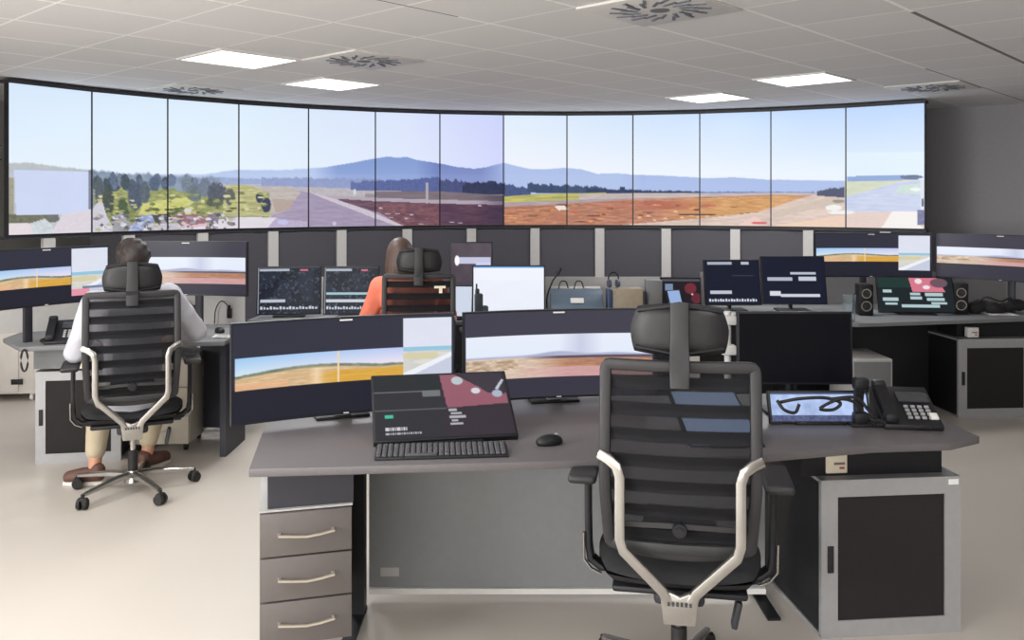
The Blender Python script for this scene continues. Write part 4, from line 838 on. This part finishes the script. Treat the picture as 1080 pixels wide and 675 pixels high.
for sx in (-1, 1): q = B(); q.cyl((sx*.026, 0, .033), (sx*.046, 0, .033), .032, .028, 18); q.build('ear_cup', mat('ear_cup_slate', (70, 74, 92), .5), t)
small_box('plain grey metal box left of the red-lit screen', at(688, 0, 6.8).x, 6.76, DZ, (.12, .12, .27), 0, MGREY, 'power_supply', 'box')
def paint_red(u, v):
    p = Paint(u, v); p.img[:] = (30, 26, 34); p.rect(.02, .03, 1, .1, (80, 80, 88)); p.blob(.75, .35, .16, .2, (112, 44, 54), edge=1.2); p.blob(.9, .7, .14, .2, (96, 40, 50), edge=1.2); p.blob(.8, .55, .03, .03, (230, 180, 180)); p.rect(.1, .2, .3, .5, (120, 140, 170)); return p.img
touch_panel('small dark screen with red blobs right of the grey metal box', at(718, 0, 6.85).x, 6.85, DZ, -.05, .32, .245, .1, paint_red, name='small_screen', cat='screen', lift=.035)
touch_panel('pale blue tablet leaning in front of the red-lit screen', at(716, 0, 6.6).x, 6.6, DZ, .35, .12, .2, .45, lambda u, v: Paint(u, v).img+np.array((150, 176, 220)), name='glow_panel', cat='screen')
make_chair('black mesh office chair with cream tag carrying the person in orange', (-.635, 6.05, 0), .07, -.005, .6, badge=True)

# ================================================================ RIGHT WORKSTATION
t = thing('workstation_desk', 'grey corner desk of the far right console', 'desk', (2.8, 6.9, 0), 0)
q = B(); q.prism([(1.5, 6.72), (2.05, 6.5), (2.48, 6.28), (3.33, 6.46), (3.95, 6.6), (4.1, 7.2), (3.3, 7.45), (1.45, 7.4)], DZ-.028, DZ, .004); q.build('worktop', MGREY, t, world=True)
q = B(); q.box((0, 0, 0), (1.9, .02, .7), 0, M=Matrix.Translation((2.45, 7.0, .36))); q.build('modesty_panel', DARK, t, world=True, smooth=False)
q = B(); q.box((2.1, 6.75, .36), (.04, .45, .72)); q.build('side_panel', DARK, t, world=True, smooth=False)
q = B(); q.box((0, 0, 0), (.62, .62, .13), 0, M=Matrix.Translation((3.69, 7.0, .657)) @ Matrix.Rotation(.03, 4, 'Z')); q.build('riser_box', DARK, t, world=True, smooth=False)
q = B(); q.box((2.9, 7.46, .87), (2.6, .02, .3)); q.build('back_screen', mat('back_screen_grey', (130, 128, 130), .6), t, world=True, smooth=False)
cabinet('silver-framed cabinet with dark door under the far right desk', gr(1010, 6.58), gr(1088, 6.62), .75, .59, handle_side=-1)
small_box('small white box on the riser of the far right cabinet', at(1027, 0, 6.6).x, 6.63, .598, (.085, .05, .075), 0, WHITE)
sheet('printed white strip of paper at the front edge of the far right desk', at(1056, 0, 6.75).x, 6.8, DZ, 0, .22, .2, PAPER)
t = thing('computer_tower', 'light grey computer tower standing under the right desk behind the phone', 'computer', (at(923, 0, 6.15).x, 6.2, 0), 0)
q = B(); q.box((0, .22, .26), (.29, .44, .5), .008); q.build('case', LGREY, t); q = B(); q.box((0, -.004, .3), (.26, .01, .38), .003); q.build('front_bezel', MGREY, t); q = B(); q.box((0, .22, .006), (.25, .4, .012)); q.build('feet', RUBBER, t); q = B(); q.box((-.06, -.012, .32), (.06, .01, .09), .01); q.build('drive_bay', DARK, t)
ultrawide('curved_monitor', 'wide curved monitor with sunny field strip on the right console', gr(859, 7.05), gr(983.5, 6.98), 1.012, 1.368, paint_A((.73, .985, .04, .86), (.34, .66)), mount=True)
ultrawide('curved_monitor', 'wide curved monitor with brown runway strip at the right edge of view', gr(986.5, 7.08), (4.02, 6.35), 1.01, 1.366, paint_B((.3, .68)), mount=True)
def paint_nav(seed):
    def f(u, v):
        p = Paint(u, v); p.img[:] = (24, 28, 46)
        if seed == 1:
            p.rect(.05, .03, .5, .09, (170, 176, 190)); p.rect(.68, .03, .82, .09, (186, 190, 202)); p.rect(.08, .7, .48, .77, (190, 196, 208))
            for k in range(18): p.rect(.05+k*.05, .88+.01*(k % 2), .085+k*.05, .95, (206, 210, 224))
            p.rect(.5, .34, .9, .352, (70, 74, 96))
        else:
            p.rect(.45, .33, .86, .38, (186, 192, 206)); p.rect(.08, .44, .48, .52, (176, 182, 198)); p.rect(.58, .43, .86, .52, (196, 202, 214)); p.rect(.1, .74, .28, .85, (214, 218, 228)); p.rect(.28, .81, .9, .87, (206, 210, 222))
        return p.img
    return f
touch_panel('dark navy touch screen left of the tilted pair on the right console', at(774, 0, 6.95).x, 6.95, DZ, .03, .45, .365, .22, paint_nav(1), group=G, lift=.05)
touch_panel('dark navy touch screen right of the tilted pair on the right console', at(838, 0, 6.95).x-.0, 6.93, DZ, -.02, .51, .385, .22, paint_nav(2), group=G, lift=.06)
for px, lab, w in ((785, 'cluttered white papers in front of the left navy touch screen', .4), (848, 'white papers in front of the right navy touch screen', .36)):
    sheet(lab, at(px, 0, 6.85).x, 6.84, DZ, .1, w, .17)
speaker('black desk speaker left of the green-lit touch screen', at(911, 0, 6.75).x, 6.7, DZ, -.1); speaker('black desk speaker right of the green-lit touch screen', at(1011, 0, 6.8).x, 6.76, DZ, -.2)
def paint_green(u, v):
    p = Paint(u, v); p.img[:] = (30, 38, 42); p.rect(0, 0, .45, .3, (34, 56, 52)); p.poly([(.42, .0), (.8, .0), (.9, .42), (.46, .42)], (214, 120, 140)); p.blob(.55, .1, .05, .08, (236, 226, 232), edge=.1); p.blob(.65, .28, .05, .06, (236, 230, 236), edge=.1); p.blob(.82, .15, .12, .14, (110, 84, 96), edge=.6)
    for a, b2, c, d in ((.06, .36, .18, .44), (.05, .6, .26, .7), (.08, .74, .24, .8), (.42, .44, .56, .52), (.42, .56, .58, .64), (.62, .44, .86, .54), (.64, .6, .88, .68), (.7, .72, .9, .78), (.3, .8, .8, .88)): p.rect(a, b2, c, d, (176, 200, 204))
    return p.img
touch_panel('touch screen with green text and pink map between the two small speakers', at(968, 0, 6.72).x, 6.72, DZ, -.1, .57, .28, .3, paint_green, name='touch_screen', cat='screen', lift=.02)
t = thing('drinking_glass', 'tall clear drinking glass on the corner of the right desk', 'glass', (at(897, 0, 6.38).x, 6.4, DZ), 0)
q = B(); q.cyl((0, 0, 0), (0, 0, .012), .034, seg=24); q.sweep([(.036*math.cos(a), .036*math.sin(a), .006) for a in [2*PI*k/24 for k in range(24)]], [(-.003, 0), (.003, 0), (.008, .19), (.004, .19)], closed=True, up=(0, 0, 1)); q.build('tumbler', GLASSM, t)
t = thing('black_bag', 'crumpled black bag lying on the far right desk', 'bag', (at(1046, 0, 6.9).x, 6.85, DZ), 0)
q = B(); rg = random.Random(3)
for k in range(9): q.ball((-.17+k*.045, rg.uniform(-.03, .05), .04+.02*math.sin(k)), .06, (1, .9, .75-.02*k+.25*rg.random()))
o = q.build('body', FABRIC, t); m_ = o.modifiers.new('r', 'REMESH'); m_.mode = 'VOXEL'; m_.voxel_size = .012; m_.use_smooth_shade = True
q = B(); q.tube(bez([(-.15, -.03, .09), (-.1, -.06, .13), (0, -.07, .1), (.08, -.06, .12), (.14, -.04, .07)], 8), .008, 6); q.build('strap', RUBBER, t)

# ================================================================ PEOPLE
SKIN = mat('skin', (196, 142, 116), .55); SHIRTW = mat('white_shirt', (184, 184, 192), .8, var=.08, scale=20, bump=.2); SHIRTO = mat('orange_top', (226, 122, 96), .8, var=.12, scale=20, bump=.2)
KHAKI = mat('khaki_trousers', (186, 172, 146), .8, var=.1, scale=20); JEAN = mat('dark_trousers', (52, 56, 70), .8); HAIRD = mat('dark_brown_hair', (44, 36, 34), .55, var=.4, scale=90, bump=.4); HAIRB = mat('brown_hair', (78, 58, 50), .5, var=.4, scale=90, bump=.4)
SHOE = mat('brown_shoe', (92, 62, 52), .55); SOLE = mat('shoe_sole', (214, 208, 200), .6)
def limb(q, P, R):
    for i in range(len(P)-1): q.cyl(P[i], P[i+1], R[i], R[i+1], 18)
    for p, r in zip(P, R): q.ball(p, r, seg=18)
def remesh(o, v=.009, sm=6):
    m = o.modifiers.new('remesh', 'REMESH'); m.mode = 'VOXEL'; m.voxel_size = v; m.use_smooth_shade = True
    s = o.modifiers.new('smooth', 'SMOOTH'); s.factor = .5; s.iterations = sm
def head(q, c, yaw=0, tilt=0, s=1):
    M = Matrix.Translation(c) @ Matrix.Rotation(yaw, 4, 'Z') @ Matrix.Rotation(tilt, 4, 'X') @ Matrix.Scale(s, 4)
    q.ball((0, -.012, .02), .092, (.86, 1.06, 1.06), M=M, seg=24); q.ball((0, .028, -.045), .068, (.86, .95, 1.05), M=M, seg=20); q.ball((0, .07, -.088), .024, (1.1, .8, .8), M=M)
    q.ball((0, .092, -.022), .014, (.9, 1.2, 1.6), M=M); q.ball((0, .105, -.036), .013, (1.2, 1, .9), M=M)
    for sx in (-1, 1):
        q.ball((sx*.079, -.008, -.018), .022, (.35, .75, 1.3), M=M); q.ball((sx*.03, .078, .012), .02, (1.3, .6, .5), M=M); q.ball((sx*.04, .06, -.03), .024, (1, .7, .8), M=M)
    q.ball((0, .088, -.062), .018, (1.3, .6, .35), M=M); q.ball((0, .086, -.07), .016, (1.2, .6, .35), M=M)
    return M
def hand(q, w, d, up, side):
    """hand at wrist w pointing along d, palm normal up, thumb on +side"""
    w, d, up, side = Vector(w), Vector(d).normalized(), Vector(up).normalized(), Vector(side).normalized()
    for k in range(4):
        o = (k-1.5)*.02; limb(q, [w+side*o*.5, w+d*.05+side*o, w+d*.085+side*o], [.014, .014, .012])
        L = (.062, .074, .07, .055)[::-1][k] if False else (.055, .07, .074, .064)[k]; b0 = w+d*.085+side*o; p1 = b0+d*L*.5-up*.004+side*o*.15; p2 = p1+d*L*.32-up*.014; p3 = p2+d*L*.2-up*.016
        limb(q, [b0, p1, p2, p3], [.010, .009, .008, .007])
    t0 = w+d*.02+side*.022; limb(q, [t0, t0+d*.03+side*.022-up*.006, t0+d*.058+side*.03-up*.012], [.013, .011, .009])
def person(label, loc, rz, hx, hz, hy, yaw, lean, shL, elL, wrL, shR, elR, wrR, feet, knees, top, legs, hairm, longhair, tz=.5, voxel=.008, toes=(0, 0)):
    t = thing('person', label, 'person', loc, rz)
    pel = Vector((0, .0, tz+.05)); ch = Vector((lean*.6, -.01, .93)); nk = Vector((hx*.95, hy-.04, hz-.155)); hc = Vector((hx, hy, hz))
    q = B()
    limb(q, [pel, Vector((lean*.3, -.02, .75)), ch], [.13, .12, .125]); limb(q, [nk-Vector((0, .0, .04)), nk+Vector((0, .015, .07))], [.055, .052])
    head(q, hc, yaw, -.12)
    for S, E, W_, sd in ((shL, elL, wrL, 1), (shR, elR, wrR, -1)):
        S, E, W_ = Vector(S), Vector(E), Vector(W_); limb(q, [ch+Vector((0, 0, .1)), S, S.lerp(E, .5), E, E.lerp(W_, .35), W_], [.08, .052, .046, .038, .037, .026])
        hand(q, W_, (W_-E).normalized(), (0, 0, 1), (sd, .1, 0))
    for K, Ft, sx in ((knees[0], feet[0], -1), (knees[1], feet[1], 1)):
        K, Ft = Vector(K), Vector(Ft); hip = pel+Vector((sx*.1, .02, -.0)); limb(q, [hip, hip.lerp(K, .5), K, K.lerp(Ft, .35), Ft+Vector((0, 0, .08))], [.085, .07, .052, .05, .034]); limb(q, [Ft+Vector((0, 0, .07)), Ft+Vector((0, .02, .05))], [.034, .03])
    o = q.build('body', SKIN, t); remesh(o, voxel, 3)
    q = B()          # shirt
    limb(q, [pel+Vector((0, 0, .0)), Vector((lean*.3, -.02, .75)), ch], [.165, .15, .155])
    q.ball(ch+Vector((-.07, 0, .02)), .135); q.ball(ch+Vector((.07, 0, .02)), .135); limb(q, [Vector(shL)+Vector((.06, 0, 0)), nk-Vector((0, 0, .03)), Vector(shR)+Vector((-.06, 0, 0))], [.075, .068, .075])
    for S, E, W_ in ((shL, elL, wrL), (shR, elR, wrR)):
        S, E, W_ = Vector(S), Vector(E), Vector(W_); W2 = E.lerp(W_, .86); limb(q, [ch+Vector((0, 0, .08)), S, S.lerp(E, .5), E, E.lerp(W2, .4), W2], [.1, .078, .068, .06, .055, .042])
    o = q.build('shirt', top, t); remesh(o, .011, 6)
    if top is SHIRTW or True:
        d = o.modifiers.new('folds', 'DISPLACE'); tx = bpy.data.textures.new('folds', 'CLOUDS'); tx.noise_scale = .07; d.texture = tx; d.strength = .014; d.texture_coords = 'LOCAL'
    q = B()
    for K, Ft, sx in ((knees[0], feet[0], -1), (knees[1], feet[1], 1)):
        K, Ft = Vector(K), Vector(Ft); hip = pel+Vector((sx*.09, .0, -.0)); limb(q, [pel, hip, hip.lerp(K, .5), K, K.lerp(Ft, .4), K.lerp(Ft+Vector((0, 0, .1)), .8)], [.14, .115, .088, .068, .066, .056])
    o = q.build('trousers', legs, t); remesh(o, .011, 4)
    for Ft, sx, ta in ((feet[0], -1, toes[0]), (feet[1], 1, toes[1])):
        Ft = Vector(Ft); R_ = Matrix.Translation(Ft) @ Matrix.Rotation(ta, 4, 'Z') @ Matrix.Translation(-Ft)
        q = B(); limb(q, [R_ @ (Ft+Vector((0, -.02, .058))), R_ @ (Ft+Vector((sx*.01, .06, .052))), R_ @ (Ft+Vector((sx*.015, .135, .042)))], [.044, .044, .037]); q.ball(R_ @ (Ft+Vector((0, -.02, .08))), .042); o = q.build('shoe', SHOE, t); remesh(o, .007, 3)
        q = B(); q.prism([(Ft.x-.034, Ft.y-.06), (Ft.x+.034, Ft.y-.06), (Ft.x+.042+sx*.01, Ft.y+.08), (Ft.x+sx*.015+.026, Ft.y+.165), (Ft.x+sx*.015-.026, Ft.y+.165), (Ft.x-.042+sx*.01, Ft.y+.08)], 0, .022, .004, M=R_); q.build('sole', SOLE, o)
    q = B(); M = Matrix.Translation(hc) @ Matrix.Rotation(yaw, 4, 'Z') @ Matrix.Rotation(-.12, 4, 'X')
    q.ball((0, -.022, .036), .1, (.9, 1.06, 1.02), M=M, seg=24); q.ball((0, -.05, -.02), .078, (1.02, .8, 1.0), M=M, seg=20)
    if longhair:
        for k in range(9):
            a = PI+PI*(k-4)/8*1.1-PI/2*0; x = .072*math.sin((k-4)/4*1.45); y = -.03-.055*math.cos((k-4)/4*1.45)
            limb(q, [M @ Vector((x*.9, y, .04)), M @ Vector((x*1.12, y*1.05-.01, -.07)), M @ Vector((x*1.2, y*.9-.015, -.17-.01*(k % 3)))], [.034, .034, .022])
    else:
        for k in range(30):
            a = rgp.random()*2*PI; e = rgp.random()*1.3; q.ball((.085*math.cos(a)*math.cos(e), -.022+.1*math.sin(a)*math.cos(e), .036+.095*math.sin(e)), .02, M=M, seg=8)
    o = q.build('hair', hairm, t); remesh(o, .008, 7 if not longhair else 4); return t
rgp = random.Random(2)
person('seated person in a white shirt and khaki trousers seen from behind at the left desk', ((140-540)/F*4.93, 4.93, 0), .40, 0, 1.272, .13, 0, 0,
       (-.19, .02, 1.06), (-.295, .05, .79), (-.2, .30, .78), (.19, .02, 1.08), (.345, .12, .86), (.20, .36, .79),
       [(-.205, .22, 0), (.075, .40, 0)], [(-.18, .42, .5), (.13, .45, .5)], SHIRTW, KHAKI, HAIRD, False, toes=(1.15, -.75))
person('seated person with long brown hair and orange top seen from behind at the centre console', (-.635, 6.05, 0), .07, -.145, 1.235, .10, .25, -.12,
       (-.27, .05, 1.03), (-.365, .10, .82), (-.22, .33, .79), (.1, .05, 1.03), (.2, .12, .82), (.1, .34, .79),
       [(-.15, .4, 0), (.12, .42, 0)], [(-.14, .42, .5), (.13, .42, .5)], SHIRTO, JEAN, HAIRB, True)
